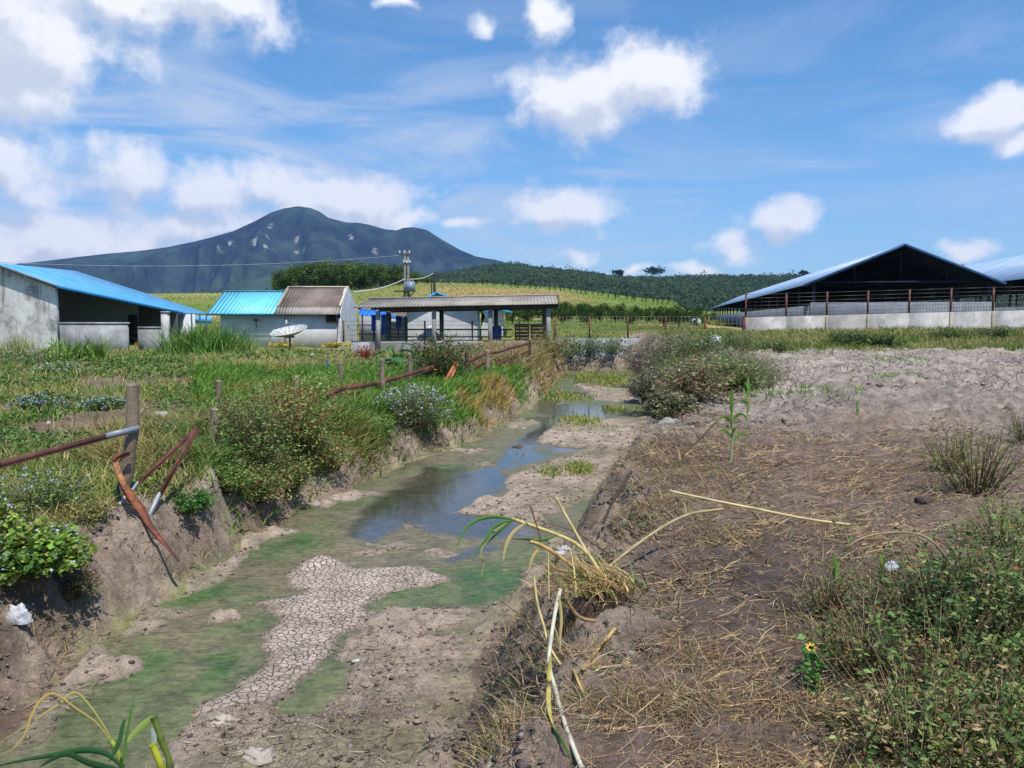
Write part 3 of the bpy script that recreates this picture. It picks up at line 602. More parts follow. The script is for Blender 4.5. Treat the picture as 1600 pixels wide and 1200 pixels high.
heights_mesh('hills', np.linspace(-1500, 1900, 420), np.linspace(440, 1700, 130), ff, lambda x, y, z: lin(50, 68, 38)*np.ones((len(x), 1)), 'mount')
def forest():
    n = 12000; y = 430+(FR-400)*rng.random(n)**.8; x = (rng.random(n)*2-.95)*y*.72
    keep = (CX+F*x/y > 560) | (y > 700); x, y = x[keep], y[keep]; n = len(x)
    z = ff(x, y); k = z > 4; x, y, z = x[k], y[k], z[k]; n = len(x)
    r = 3.2+2.6*rng.random(n); h = 6+5*rng.random(n); tone = fbm(x, y, 1/90., 3, 141)
    big = rng.random(n) > .985; h = h+big*7; r = r+big*3
    m = 44; P = rng.normal(size=(n, m, 3)); P /= np.linalg.norm(P, axis=2)[..., None]; P[..., 2] = np.abs(P[..., 2])
    Q = np.stack([x, y, z], 1)[:, None, :]+P*np.stack([r, r, h], 1)[:, None, :]*(.8+.2*rng.random((n, m, 1)))
    base = lin(80, 98, 66)[None]*tone[:, None]*1.3+lin(60, 78, 60)[None]*(1.3-1.3*tone[:, None]); base = base*(.86+.28*rng.random((n, 1)))
    mb = MB(); leaves(mb, Q.reshape(-1, 3), 2.1*(.7+.6*rng.random(n*m)), np.repeat(base, m, 0)*(.8+.4*rng.random((n*m, 1))), .9)
    mb.build('forest', M['farleaf'], kind='stuff', label='dark green woodland covering the low hills below the mountain', cat='forest')
forest()
# air
def haze():
    m = bpy.data.materials.new('haze_air'); m.use_nodes = True; nt = m.node_tree; nt.nodes.clear(); o = N(nt, 'ShaderNodeOutputMaterial')
    v = N(nt, 'ShaderNodeVolumePrincipled'); v.inputs['Color'].default_value = (.28, .48, 1., 1); v.inputs['Density'].default_value = HAZE; v.inputs['Anisotropy'].default_value = .1
    nt.links.new(v.outputs[0], o.inputs['Volume']); mb = MB(); mb.box((-800, 3000, 520-40), (13600, 6700, 1080)); b = mb.build('haze', m, kind='stuff', label='thin bluish air between the farm and the mountain', cat='haze')
HAZE = 7e-5
haze()
# ------------------------------------------------------------ buildings
WHITE, OLDW = lin(205, 205, 207), lin(200, 198, 194)
CYAN, BLUE, GREYR, BROWNR = lin(112, 200, 222), lin(88, 158, 198), lin(152, 144, 134), lin(128, 114, 105)
CONC, DARK, RUST = lin(160, 160, 160), lin(40, 42, 46), lin(118, 68, 50)
def box_px(m, x0, x1, yt, yb, d, th, col):      # upright wall between two photo columns, its face d metres ahead
    a, b = W(x0, yt, d), W(x1, yt, d); zb = W(x0, yb, d)[2]
    m.box(((a[0]+b[0])/2, d+th/2, (a[2]+zb)/2), (b[0]-a[0], th, a[2]-zb), col)

def white_barn():
    rt = thing('farm_building', W(60, 541, 46), 'long weathered white building with a broad bright blue roof, left in the yard', 'building')
    R0, A, B, B2, C = W(-12, 410, 45.6), W(88, 446, 45.6), W(286, 488.5, 60), W(327, 490, 63), W(118, 423, 60)
    L0 = R0+np.array([-7, 0, -2.4]); L1 = C+np.array([-7, 0, -2.4])
    m = MB(); T = np.array([0, 0, -.10]); V = np.array([R0, A, B, B2, C])
    m.add(np.vstack([V, V+T]), [[0,1,2,4],[4,2,3,3],[9,7,6,5],[9,8,7,7],[1,0,5,6],[2,1,6,7],[3,2,7,8],[4,3,8,9]], BLUE)
    m.f = [f for f in m.f]; m.slab([R0, L0, L1, C], .1, BLUE); m.build('roof', M['sheet_left'], rt)
    m = MB(); m.bar(A+[0,0,-.06], B+[0,0,-.06], .08, .16, lin(40, 120, 175)); m.build('fascia', M['plain'], rt); m = MB(); m.bar(R0+[0,-.03,-.06], A+[0,-.03,-.06], .06, .14, lin(90, 90, 90)); m.build('verge', M['plain'], rt)
    m = MB(); P = [W(-140, 560, 46), W(-140, 440, 46), W(-12, 413, 46), W(86, 450, 46), W(92, 560, 46)]; m.prism(P, np.array([0, 0, 0]), np.array([0, .25, 0]), OLDW)
    m.build('gable_wall', M['oldwall'], rt)
    m = MB(); m.prism([W(40, 437, 56.5), W(214, 470, 56.5), W(214, 560, 56.5), W(40, 560, 56.5)], np.zeros(3), np.array([0, .2, 0]), lin(120, 120, 124)); m.build('back_wall', M['wall'], rt)  # grey on a white building: shade under the roof painted in
    m = MB(); m.prism([W(214, 474, 59), W(276, 485.5, 59), W(276, 556, 59), W(214, 556, 59)], np.zeros(3), np.array([0, .2, 0]), lin(84, 84, 88)); m.build('inner_wall', M['wall'], rt)  # darker still, the shade of the recess put into the wall colour
    m = MB(); box_px(m, 273, 303, 491, 552, 60.3, .2, WHITE); m.build('end_wall', M['wall'], rt)
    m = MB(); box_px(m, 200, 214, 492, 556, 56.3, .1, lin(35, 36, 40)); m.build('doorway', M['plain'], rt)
    for px, d in ((312, 60), (322, 61.5), (299, 58)):
        m = MB(); p = W(px, 489, d); m.bar([p[0], d, .9], p, .09, .09, lin(60, 90, 110)); m.build('post', M['plain'], rt)
    m = MB(); box_px(m, 290, 330, 494, 505, 66, .1, lin(90, 170, 215)); m.build('side_panel', M['plain'], rt)
    w = thing('low_wall', W(145, 541, 45.5), 'low grey concrete wall in front of the blue-roofed white building, left of its doorway', 'wall', None)
    m = MB(); box_px(m, 93, 199, 505, 560, 45.5, .15, CONC); m.build('wall_panel', M['concrete'], w)
    m = MB(); box_px(m, 92, 200, 503.6, 506, 45.46, .25, lin(178, 178, 175)); m.build('coping', M['concrete'], w)
    w = thing('low_wall', W(232, 541, 47), 'short grey concrete wall between the dark doorway and the white concrete post', 'wall', None)
    m = MB(); box_px(m, 215, 252, 512, 560, 47, .15, lin(150, 150, 150)); m.build('wall_panel', M['concrete'], w)
    m = MB(); box_px(m, 214.5, 252.5, 510.6, 512.6, 46.96, .24, lin(170, 170, 168)); m.build('coping', M['concrete'], w)
    w = thing('concrete_post', W(256, 541, 46), 'upright white concrete post at the right end of the short grey wall', 'post')
    m = MB(); box_px(m, 251, 261, 488, 560, 46, .35, lin(190, 188, 184)); m.build('shaft', M['concrete'], w)
    m = MB(); box_px(m, 250.3, 261.7, 486.6, 488.2, 45.95, .45, lin(198, 196, 190)); m.build('cap', M['concrete'], w)
white_barn()

def cottage():
    rt = thing('farm_house', W(440, 541, 52), 'white house half under turquoise roofing, half under brown corrugated roofing, behind the dish', 'house')
    xl, xm, xr = W(346, 500, 52)[0], W(436, 500, 52)[0], W(532, 500, 52)[0]; zt = 3.42
    m = MB(); m.box(((xl+xr)/2, 52.1, (zt+.7)/2+.0), (xr-xl, .2, zt-.7), WHITE*.93); m.build('front_wall', M['wall'], rt)
    m = MB(); m.prism([[xr, 52.0, .5], [xr, 52.0, 3.42], [xr, 52.3, 3.92], [xr, 54.6, 5.28], [xr, 57.2, 4.0], [xr, 57.2, .5]], np.array([-.2, 0, 0]), np.array([.04, 0, 0]), WHITE)
    m.build('gable_wall', M['wall'], rt)
    m = MB(); m.prism([[xr-.25, 51.98, .6], [xr-.05, 51.98, 3.1], [xr+.05, 51.98, 3.1], [xr+.05, 51.98, .6]], np.array([0, -.25, 0]), np.array([0, 0, 0]), WHITE); m.build('buttress', M['wall'], rt)
    m = MB(); m.box((xl-.0, 54.6, 2.0), (.2, 5, 2.8), WHITE); m.build('end_wall', M['wall'], rt)
    # brown corrugated half
    xb0, xb1 = W(450, 450, 54.6)[0], W(544, 450, 54.6)[0]; e0, e1 = W(430, 480, 52)[0], W(526, 480, 52)[0]; r, k = 5.22, 3.86
    m = MB(); m.slab([[xb0, 54.6, r], [xb1, 54.6, r], [xb1, 52, k], [xb0, 52, k]], .06, BROWNR); m.slab([[xb0, 54.6, r], [xb1, 54.6, r], [xb1, 57.5, k-.1], [xb0, 57.5, k-.1]], .06, BROWNR); m.build('brown_roof', M['asbestos_x'], rt)
    m = MB(); m.slab([[xb0-.05, 52.02, k-.02], [xb1, 52.02, k-.02], [xb1, 51.55, 3.38], [xb0-.05, 51.55, 3.38]], .05, lin(150, 142, 134)); m.build('eave_sheet', M['asbestos_x'], rt)
    m = MB(); cc = lin(200, 188, 168); m.bar([xb0, 54.6, r+.05], [xb1+.05, 54.6, r+.05], .2, .1, cc)
    m.bar([xb1-.04, 54.55, r+.05], [xb1-.04, 52, k+.05], .14, .1, cc); m.bar([xb0+.04, 54.55, r+.05], [xb0+.04, 52, k+.05], .12, .08, lin(165, 155, 140)); m.build('ridge_cap', M['plain'], rt)
    # turquoise half
    x0, r = W(350, 457, 54.6)[0], 4.95
    m = MB(); m.slab([[x0, 54.6, r], [xb0-.03, 54.6, r], [xb0-.03, 51.4, 3.42], [x0, 51.4, 3.42]], .05, CYAN); m.slab([[x0, 54.6, r], [xb0-.03, 54.6, r], [xb0-.03, 57.6, 3.5], [x0, 57.6, 3.5]], .05, CYAN); m.build('blue_roof', M['sheet_x'], rt)
    m = MB(); m.bar([x0, 51.36, 3.36], [xb0-.05, 51.36, 3.36], .05, .12, lin(40, 110, 135)); m.build('fascia', M['plain'], rt); m = MB(); m.bar([x0, 54.6, r+.03], [xb0-.05, 54.6, r+.03], .25, .05, CYAN*.8); m.build('blue_ridge_cap', M['plain'], rt)
    f = MB(); a, b = W(509, 491, 51.9), W(526, 503.5, 51.9); f.box(((a[0]+b[0])/2, 51.93, (a[2]+b[2])/2), (b[0]-a[0], .12, a[2]-b[2]), lin(96, 80, 68)); fo = f.build('window', M['wood'], rt)
    g = MB(); g.box(((a[0]+b[0])/2, 51.86, (a[2]+b[2])/2), (b[0]-a[0]-.12, .04, a[2]-b[2]-.12), lin(38, 34, 32)); g.build('shutter', M['wood'], fo)
    m = MB(); p = W(446, 492, 51.8); q = W(446, 538, 51.8); m.tube([p, q], .035, 6, lin(110, 110, 112)); m.build('drain_pipe', M['plain'], rt)
    m = MB(); p = W(400, 500, 51.8); m.box(p, (.3, .15, .08), DARK); m.bar(p, p-[0, 0, .5], .04, .04, DARK); m.build('wall_lamp', M['plain'], rt)
    m = MB(); p = W(547, 510, 54.6); m.box((xr+.03, 54.2, p[2]), (.06, .16, .22), DARK); m.build('meter_box', M['plain'], rt)
cottage()

def dish():
    c = W(452, 521, 48); g = zgs(c[0], 48)
    rt = thing('satellite_dish', (c[0], 48, g), 'large white wire mesh satellite dish on a short pole before the white house', 'satellite dish')
    m = MB(); R, dep = 1.12, .34; n, k = 28, 7
    tilt = Matrix.Rotation(math.radians(8), 3, 'Y') @ Matrix.Rotation(math.radians(12), 3, 'X'); tilt = np.array(Matrix.Rotation(math.radians(-9), 3, 'Y') @ Matrix.Rotation(math.radians(14), 3, 'X'))
    def pt(r, a): return tilt@np.array([r*math.cos(a), r*math.sin(a), dep*(r/R)**2-dep*.4])+c
    V = [pt(R*i/k, 2*PI*j/n) for i in range(k+1) for j in range(n)]
    V2 = [v+tilt@np.array([0, 0, -.02]) for v in V]; Fc = [[i*n+j, i*n+(j+1) % n, (i+1)*n+(j+1) % n, (i+1)*n+j] for i in range(k) for j in range(n)]
    m.add(V, Fc, lin(188, 188, 184)); m.add(V2, [f[::-1] for f in Fc], lin(150, 150, 148)); bowl = m.build('bowl', M['metal'], rt, smooth=True)
    m = MB()
    for j in range(0, n, 2): m.tube([pt(R*i/4, 2*PI*j/n)+[0, 0, .015] for i in range(5)], .014, 4, lin(120, 120, 118))
    m.tube([pt(R, 2*PI*j/n) for j in range(n+1)], .025, 5, lin(205, 205, 200)); m.build('rib', M['metal'], bowl)
    f = tilt@np.array([0, 0, .75])+c; m = MB()
    for a in (.5, 2.6, 4.7): m.tube([pt(R*.8, a), f], .014, 4, lin(150, 150, 150))
    m.tube([f-[0, 0, .12], f+[0, 0, .1]], .06, 8, lin(215, 215, 210)); m.build('feed_horn', M['metal'], rt)
    m = MB(); m.tube([[c[0]+.03, 48, g-.1], [c[0]+.03, 48, c[2]-.1]], .06, 8, lin(90, 92, 96)); m.bar([c[0]-.25, 48, c[2]-.22], [c[0]+.3, 48, c[2]-.2], .12, .12, lin(90, 92, 96)); m.build('pole', M['metal'], rt)
dish()

def pavilion():
    rt = thing('open_shed', W(720, 533, 46.4), 'long open shed on grey concrete posts under a low grey corrugated roof', 'shed')
    zL, zR = 3.82, 4.02
    def Z(x): return np.interp(x, [-9.4, 2.8], [zL, zR])
    x0, x1 = W(552, 480, 45.2)[0], W(873, 474, 45.2)[0]; r0, r1 = W(577, 467, 48)[0], W(872, 461, 48)[0]; rz0, rz1 = W(577, 467, 48)[2], W(872, 461, 48)[2]
    e0, e1 = W(552, 480, 45.2)[2], W(872, 474, 45.2)[2]
    m = MB(); col = GREYR; m.slab([[x0, 45.2, e0], [x1, 45.2, e1], [r1, 48, rz1], [r0, 48, rz0]], .05, col)
    m.slab([[r0, 48, rz0], [r1, 48, rz1], [x1, 50.8, e1-.05], [x0, 50.8, e0-.05]], .05, col); m.build('roof', M['asbestos_x'], rt)
    m = MB(); m.bar([r0, 48, rz0+.03], [r1, 48, rz1+.03], .24, .07, lin(160, 154, 148)); m.build('ridge_cap', M['plain'], rt)
    m = MB(); a = W(592, 481, 45.6)[0]
    m.bar([a, 45.6, e0-.14], [x1-.05, 45.6, e1-.14], .15, .22, lin(70, 66, 64)); m.build('front_beam', M['wood'], rt)
    m = MB(); m.bar([a, 50.2, e0-.15], [x1-.05, 50.2, e1-.15], .15, .22, lin(70, 66, 64)); m.build('rear_beam', M['wood'], rt)
    for i in range(9):
        f = i/8; m = MB(); xx = x0+.3+(x1-x0-.6)*f; xr = r0+.1+(r1-r0-.2)*f; ze, zr = e0+(e1-e0)*f-.07, rz0+(rz1-rz0)*f-.07
        m.bar([xx, 45.3, ze], [xr, 48, zr], .08, .12, lin(62, 58, 55)); m.bar([xr, 48, zr], [xx, 50.7, ze], .08, .12, lin(62, 58, 55)); m.build('rafter', M['wood'], rt)
    for px in (590.5, 678, 766, 857):
        x = W(px, 500, 45.6)[0]; z1 = np.interp(x, [x0, x1], [e0, e1])-.25; m = MB(); m.box((x, 45.65, (1.0+z1)/2), (.24, .22, z1-1.0), lin(150, 146, 142)); m.build('post', M['concrete'], rt)
    for px in (607, 690, 775, 851):
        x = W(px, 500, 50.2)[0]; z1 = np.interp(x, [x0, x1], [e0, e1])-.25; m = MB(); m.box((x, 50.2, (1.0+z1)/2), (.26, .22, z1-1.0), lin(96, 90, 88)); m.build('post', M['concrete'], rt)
    m = MB(); m.box(((x0+x1)/2+.3, 48.3, .85), (x1-x0-1.0, 5.2, 1.7), lin(130, 126, 120)); m.build('floor_slab', M['concrete'], rt)
    for zz in (2.02, 2.45):
        m = MB(); m.bar([W(600, 500, 46.2)[0], 46.2, zz], [W(800, 500, 46.2)[0], 46.2, zz], .06, .08, lin(60, 62, 70)); m.build('rail', M['metal'], rt)
    m = MB(); m.bar([x1-.02, 45.15, e1-.07], [r1-.02, 48, rz1-.07], .05, .2, lin(60, 52, 50)); m.build('bargeboard', M['wood'], rt)
pavilion()

def store(px0, px1, py, d, ln, apx, apy, label, eave):
    x0, x1 = W(px0, py, d)[0], W(px1, py, d)[0]; rt = thing('white_storehouse', ((x0+x1)/2, d, 1.6), label, 'building')
    ap = W(apx, apy, d); ze = W(apx, eave, d)[2]; m = MB()
    m.prism([[x0, d, 1.2], [x0, d, ze], [ap[0], d, ap[2]-.12], [x1, d, ze], [x1, d, 1.2]], np.array([0, 0, 0]), np.array([0, .15, 0]), WHITE); m.build('front_wall', M['wall'], rt)
    m = MB(); m.box((x1-.08, d+ln/2, (1.2+ze)/2), (.15, ln-.35, ze-1.2), lin(170, 172, 176)); m.build('side_wall', M['wall'], rt)  # greyer than the front wall, shade of this side put into its colour
    m = MB(); o = .7; s = (ap[2]-ze)/max(x1-ap[0], .1)
    for xe, sg in ((x0, -1), (x1, 1)):
        s = (ap[2]-ze)/abs(xe-ap[0]); m.slab([[ap[0], d-.5, ap[2]], [ap[0], d+ln, ap[2]], [xe+sg*o, d+ln, ze-s*o], [xe+sg*o, d-.5, ze-s*o]], .12, lin(60, 160, 215))
    m.build('roof', M['plain'], rt); return rt
store(637, 746, 500, 54, 4.5, 683, 456, 'white storehouse with a blue gabled roof whose peak shows above the grey shed roof', 480)
store(752, 786, 500, 60, 5, 742, 474, 'smaller white building with a blue roof behind the right half of the open shed', 484)

def shelter():
    rt = thing('lean_to_shelter', W(590, 530, 51.6), 'makeshift timber shelter with bright blue sheets beside the white house', 'shelter')
    m = MB(); B = lin(40, 120, 215)
    m.slab([W(560, 481, 52.5), W(602, 487, 52.5), W(634, 499, 50.9), W(562, 492, 50.9)], .03, B); m.build('sheet_roof', M['sheet_x'], rt)
    for px in (566, 584, 622, 634):
        m = MB(); m.bar([W(px, 500, 51)[0], 51, 1.4], W(px, 493, 51), .09, .09, lin(62, 56, 52)); m.build('post', M['wood'], rt)
    for yy in (508, 522):
        m = MB(); m.bar(W(560, yy, 51), W(634, yy, 51), .06, .07, lin(66, 60, 56)); m.build('rail', M['wood'], rt)
    for a, b, t0, t1 in ((595, 612, 491, 523), (618, 628, 494, 512), (580, 588, 492, 517)):
        m = MB(); n = 12
        V = []; 
        for j in range(7):
            for i in range(n+1):
                p = W(a+(b-a)*i/n, t0+(t1-t0)*j/6, 50.85); p[1] += .10*math.sin(i*1.9+j*.4)+.05*math.sin(i*4.1); V.append(p)
        Fc = [[j*(n+1)+i, j*(n+1)+i+1, (j+1)*(n+1)+i+1, (j+1)*(n+1)+i] for j in range(6) for i in range(n)]
        m.add(V, Fc, lin(35, 105, 210)); m.build('tarpaulin', M['plastic'], rt, smooth=True)
    m = MB(); m.slab([W(600, 481, 54), W(636, 484, 54), W(636, 496, 52.7), W(604, 490, 52.7)], .05, lin(118, 108, 100)); m.build('old_roof', M['asbestos_x'], rt)
    m = MB(); box_px(m, 561, 640, 494, 535, 54.4, .1, lin(165, 166, 170)); m.build('back_wall', M['wall'], rt)
shelter()
def heap():
    c = W(673, 526, 51.5); n, k = 16, 6; V = []
    for i in range(k+1):
        for j in range(n):
            r = (1-i/k)**.7*.75*(1+.35*math.sin(j*2.3+i)); V.append([c[0]+r*math.cos(2*PI*j/n), c[1]+r*.7*math.sin(2*PI*j/n), 1.7+.95*(i/k)+.08*math.sin(j*3+i*2)])
    m = MB(); m.add(V, [[i*n+j, i*n+(j+1) % n, (i+1)*n+(j+1) % n, (i+1)*n+j] for i in range(k) for j in range(n)], lin(205, 208, 215))
    m.build('tarp_heap', M['plastic'], loc=(c[0], c[1], 1.7), label='white tarpaulin heaped up in front of the storehouse wall, under the open shed', cat='tarpaulin')
heap()
def barrel():
    c = W(776, 520, 47.2); rt = thing('barrel', (c[0], 47.4, 1.7), 'blue plastic barrel beside the third front post of the open shed', 'barrel'); zz = [1.7, 1.72, 1.95, 1.97, 2.0, 2.3, 2.33, 2.36, 2.6, 2.62]; rr = [.27, .29, .30, .32, .30, .30, .32, .30, .29, .26]
    m = MB(); m.tube([[c[0], 47.4, z] for z in zz], rr, 18, lin(36, 84, 160)); m.build('drum', M['metal'], rt)
    m = MB(); m.tube([[c[0], 47.4, 2.625], [c[0], 47.4, 2.66]], .25, 18, lin(28, 70, 140)); m.build('lid', M['metal'], rt)
barrel()
def crate(px0, px1, label):
    x0, x1 = W(px0, 510, 47)[0], W(px1, 510, 47)[0]; rt = thing('wooden_crate', ((x0+x1)/2, 47, 1.7), label, 'crate', 'slatted crates under the open shed')
    for sgn in (0, 1):
        m = MB()
        for i in range(5): m.box(((x0+x1)/2, 46.9+sgn*.8, 1.83+i*.2), (x1-x0, .03, .14), lin(140, 82, 62)*(.8+.08*i))
        m.build('slatted_side', M['wood'], rt)
    for x in (x0+.05, x1-.05):
        for yy in (46.95, 47.65):
            m = MB(); m.box((x, yy, 2.2), (.06, .06, 1.0), lin(50, 46, 44)); m.build('corner_post', M['wood'], rt)
    m = MB(); m.box(((x0+x1)/2, 47.3, 2.73), (x1-x0+.06, .9, .05), lin(44, 70, 120)); m.build('cover', M['plain'], rt)
crate(804, 827, 'slatted reddish crate with a blue cover, left one of the pair under the shed'); crate(829.5, 852, 'slatted reddish crate with a blue cover, next to the last right shed post')

# ------------------------------------------------------------ walls and wire fences
def wall_run(name, label, pts, zb, cat='wall', col=CONC, pier=()):
    rt = thing(name, (*pts[0][:2], zb), label, cat)
    for i, (a, b) in enumerate(zip(pts[:-1], pts[1:])):
        m = MB(); L = math.hypot(b[0]-a[0], b[1]-a[1]); ang = math.atan2(b[1]-a[1], b[0]-a[0]); n = np.array([-math.sin(ang), math.cos(ang), 0])*.09
        a3, b3 = np.array(a), np.array(b); g = .0015 if i % 2 else 0
        m.add([a3-n, b3-n, [*(b3-n)[:2], zb], [*(a3-n)[:2], zb], a3+n, b3+n, [*(b3+n)[:2], zb], [*(a3+n)[:2], zb]], [[3,2,1,0],[4,5,6,7],[0,1,5,4],[0,4,7,3],[1,2,6,5]], col*random.uniform(.98, 1.02))
        m.build('wall_panel', M['concrete'], rt)
    for p in pier:
        m = MB(); m.box((p[0], p[1], (p[2]+zb)/2), (.16, .22, p[2]-zb+.01), lin(160, 153, 134)); m.build('pier', M['concrete'], rt)
    return rt
def wire_fence(label, P, h, post_col, hw, vspan, vstep, group=None, wirec=lin(128, 118, 112), top=.9):
    rt = thing('wire_fence', P[0], label, 'fence', group)
    for p in P:
        m = MB(); m.box((p[0], p[1], p[2]+h/2-.03), (.09, .09, h+.06), post_col); m.box((p[0], p[1], p[2]+h+.01), (.11, .11, .03), post_col*.8); m.build('post', M['rust'], rt)
    m = MB()
    for a, b in zip(P[:-1], P[1:]):
        a, b = np.array(a), np.array(b)
        for k in hw: m.bar(a+[0, 0, h*k], b+[0, 0, h*k], .018, .018, wirec)
        n = int(np.linalg.norm(b-a)/vstep)
        for i in range(1, n): q = a+(b-a)*i/n; m.bar(q+[0, 0, h*vspan[0]], q+[0, 0, h*vspan[1]], .011, .011, wirec)
    m.build('wire_mesh', M['metal'], rt)
zt = 1.78
A = [(W(px, 533, 46.2)[0], 46.2, zt) for px in (549, 625, 700, 775, 868)]
wall_run('boundary_wall', 'low grey concrete wall running below the open shed', A, .3)
wire_fence('wire mesh fence on the low wall in front of the open shed', [(W(px, 533, 46.2)[0], 46.2, zt) for px in (537, 590, 664, 738, 812, 866)], 1.15, lin(96, 84, 78), (0.05, .3, .55, .8, 1.), (0, .62), .13)
B_ = [(W(px, 528, 47)[0], 47., 1.93) for px in (868, 921, 981, 1040, 1101, 1163)]
wall_run('boundary_wall', 'grey concrete wall closing the far end of the muddy ditch', B_, -.2)
wire_fence('wire fence with rusty red posts above the wall at the end of the ditch', B_, 1.3, lin(132, 62, 44), (.04, .35, .65, .98), (0, .98), .22)
C_ = [W(px, np.interp(px, [1165, 1550, 1700], [496, 486, 483]), np.interp(px, [1165, 1700], [47.5, 44.8])) for px in (1165, 1228, 1291.5, 1355.5, 1420, 1485, 1551, 1618, 1700)]
wall_run('boundary_wall', 'long pale stained concrete wall in front of the open cattle barn', C_, 1.2, col=lin(170, 167, 162), pier=[C_[2]-[0, .02, 0], C_[3]-[0, .02, 0], C_[5]-[0, .02, 0], C_[6]-[0, .02, 0]])
wire_fence('tall wire fence with rusty posts on the pale wall before the cattle barn', C_, 1.38, lin(122, 74, 62), (.03, .18, .33, .5, .66, .82, .98), (0, .4), .16, wirec=lin(92, 86, 88))
w2 = thing('gate_post', (*C_[0][:2], 1.5), 'dark rusty post at the left end of the pale wall', 'post'); m = MB(); m.box((C_[0][0]-.14, C_[0][1]-.05, 2.2), (.1, .1, 1.9), lin(84, 54, 46)); m.build('shaft', M['rust'], w2); m = MB(); m.box((C_[0][0]-.14, C_[0][1]-.05, 3.17), (.13, .13, .03), lin(74, 50, 44)); m.build('cap', M['rust'], w2)

# ------------------------------------------------------------ cattle barns
def cattle_barn(label, x, y, half, ze, zr, ln, floor, nb, g='open cattle barns'):
    rt = thing('cattle_barn', (x, y, floor), label, 'barn', g); u = np.array([.189, .982, 0]); v = np.array([.982, -.189, 0]); O = np.array([x, y, 0.])
    def P(s, t, z): q = O+v*s+u*t; return np.array([q[0], q[1], z])
    rc = lin(150, 172, 200)
    for sg, nm in ((-1, 'roof_slope'), (1, 'roof_slope')):
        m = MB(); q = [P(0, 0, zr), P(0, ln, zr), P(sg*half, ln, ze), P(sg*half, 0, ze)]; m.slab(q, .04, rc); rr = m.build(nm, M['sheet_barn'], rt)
        m = MB(); m.slab([a-[0, 0, .05] for a in q], .02, lin(17, 19, 28)); m.build('underside_shade', M['dark'], rr)  # near-black sheet added under the roof, carrying its shade as colour
    for i in range(4):     # near-black purlins under the sheets, roof shade put into their colour
        m = MB()
        for sg in (-1, 1):
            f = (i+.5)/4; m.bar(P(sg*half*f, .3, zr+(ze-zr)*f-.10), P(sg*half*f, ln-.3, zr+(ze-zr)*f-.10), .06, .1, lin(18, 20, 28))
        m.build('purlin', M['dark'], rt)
    m = MB()
    for sg in (-1, 1): m.bar(P(0, -.03, zr-.05), P(sg*half, -.03, ze-.05), .05, .16, lin(60, 92, 130))
    m.build('bargeboard', M['plain'], rt)
    for i in range(nb):
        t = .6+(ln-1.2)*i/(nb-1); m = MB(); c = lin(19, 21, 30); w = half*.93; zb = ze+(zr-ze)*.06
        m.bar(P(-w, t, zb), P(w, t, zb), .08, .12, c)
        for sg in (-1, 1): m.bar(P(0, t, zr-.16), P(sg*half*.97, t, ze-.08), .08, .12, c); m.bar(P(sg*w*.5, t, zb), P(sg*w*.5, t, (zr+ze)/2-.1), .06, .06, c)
        m.bar(P(0, t, zb), P(0, t, zr-.15), .06, .06, c); m.build('truss', M['dark'], rt)  # trusses in the same near-black, shade put into their colour
        for sg in (-1, 1):
            m = MB(); m.bar(P(sg*half*.88, t, floor-.3), P(sg*half*.88, t, zb), .16, .16, lin(46, 50, 60)); m.build('post', M['plain'], rt)
    for sg in (-1, 1):
        m = MB(); m.bar(P(sg*half*.92, .4, floor+.7), P(sg*half*.92, ln, floor+.7), .12, 1.9, lin(135, 140, 150)); m.build('side_wall', M['concrete'], rt)
    m = MB(); m.bar(P(-half*.92, .3, floor+.8), P(half*.92, .3, floor+.8), .12, 2.1, lin(120, 124, 132)); m.build('end_wall', M['concrete'], rt)
    return rt
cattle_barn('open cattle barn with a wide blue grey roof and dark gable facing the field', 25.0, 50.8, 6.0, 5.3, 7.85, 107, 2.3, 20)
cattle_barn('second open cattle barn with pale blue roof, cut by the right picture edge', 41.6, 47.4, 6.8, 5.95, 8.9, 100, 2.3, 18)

# ------------------------------------------------------------ poles and cables
def transformer_pole():
    a, b = W(632, 463, 78), W(638.5, 463, 78); z0 = float(hill(a[0], 78.)); rt = thing('utility_pole', ((a[0]+b[0])/2, 78, z0), 'tall twin concrete utility pole carrying a transformer, behind the open shed', 'utility pole')
    for p, top in ((a, W(632.5, 391, 78)), (b, W(637.5, 396, 78))):
        m = MB(); m.tube([[p[0], 78, z0-.5], [top[0], 78, top[2]]], [.20, .11], 8, lin(150, 146, 140)); m.build('pole', M['concrete'], rt)
    m = MB(); c = W(641, 448, 77.6); m.box(c, (.85, .7, .95), lin(120, 135, 150)); tr = m.build('transformer', M['metal'], rt)
    m = MB()
    for i in range(7): m.box(c+[-.45+.0*i, -.32+.1*i, -.05], (.12, .03, .7), lin(110, 125, 140))
    m.build('cooling_fins', M['metal'], tr)  # row of cooling fins on the side of the transformer
    for i in range(3): m = MB(); m.tube([c+[-.25+.25*i, 0, .47], c+[-.25+.25*i, 0, .75]], .05, 6, lin(170, 160, 150)); m.build('bushing', M['metal'], tr)
    m = MB(); q = W(634, 455, 78)[2]; m.bar([W(617, 455, 78)[0], 77.8, q], [W(650, 455, 78)[0], 77.8, q], .8, .1, lin(96, 66, 58))
    for x in (636, 648): m.bar([W(x, 456, 78)[0], 77.5, q], [W(640, 464, 78)[0], 78, q-.65], .07, .07, lin(80, 60, 54))
    m.build('platform', M['rust'], rt)
    for yy, xa, xb in ((396, 623, 641), (411, 630, 641)):
        m = MB(); m.bar(W(xa, yy, 77.85), W(xb, yy, 77.85), .1, .12, lin(100, 90, 86)); ca = m.build('crossarm', M['metal'], rt)
        m = MB()
        for k in range(3): p = W(xa+(xb-xa)*(.08+.42*k), yy, 77.85); m.tube([p, p+[0, 0, .12], p+[0, 0, .3]], [.06, .09, .04], 7, lin(200, 196, 190))
        m.build('insulator', M['metal'], ca)
transformer_pole()
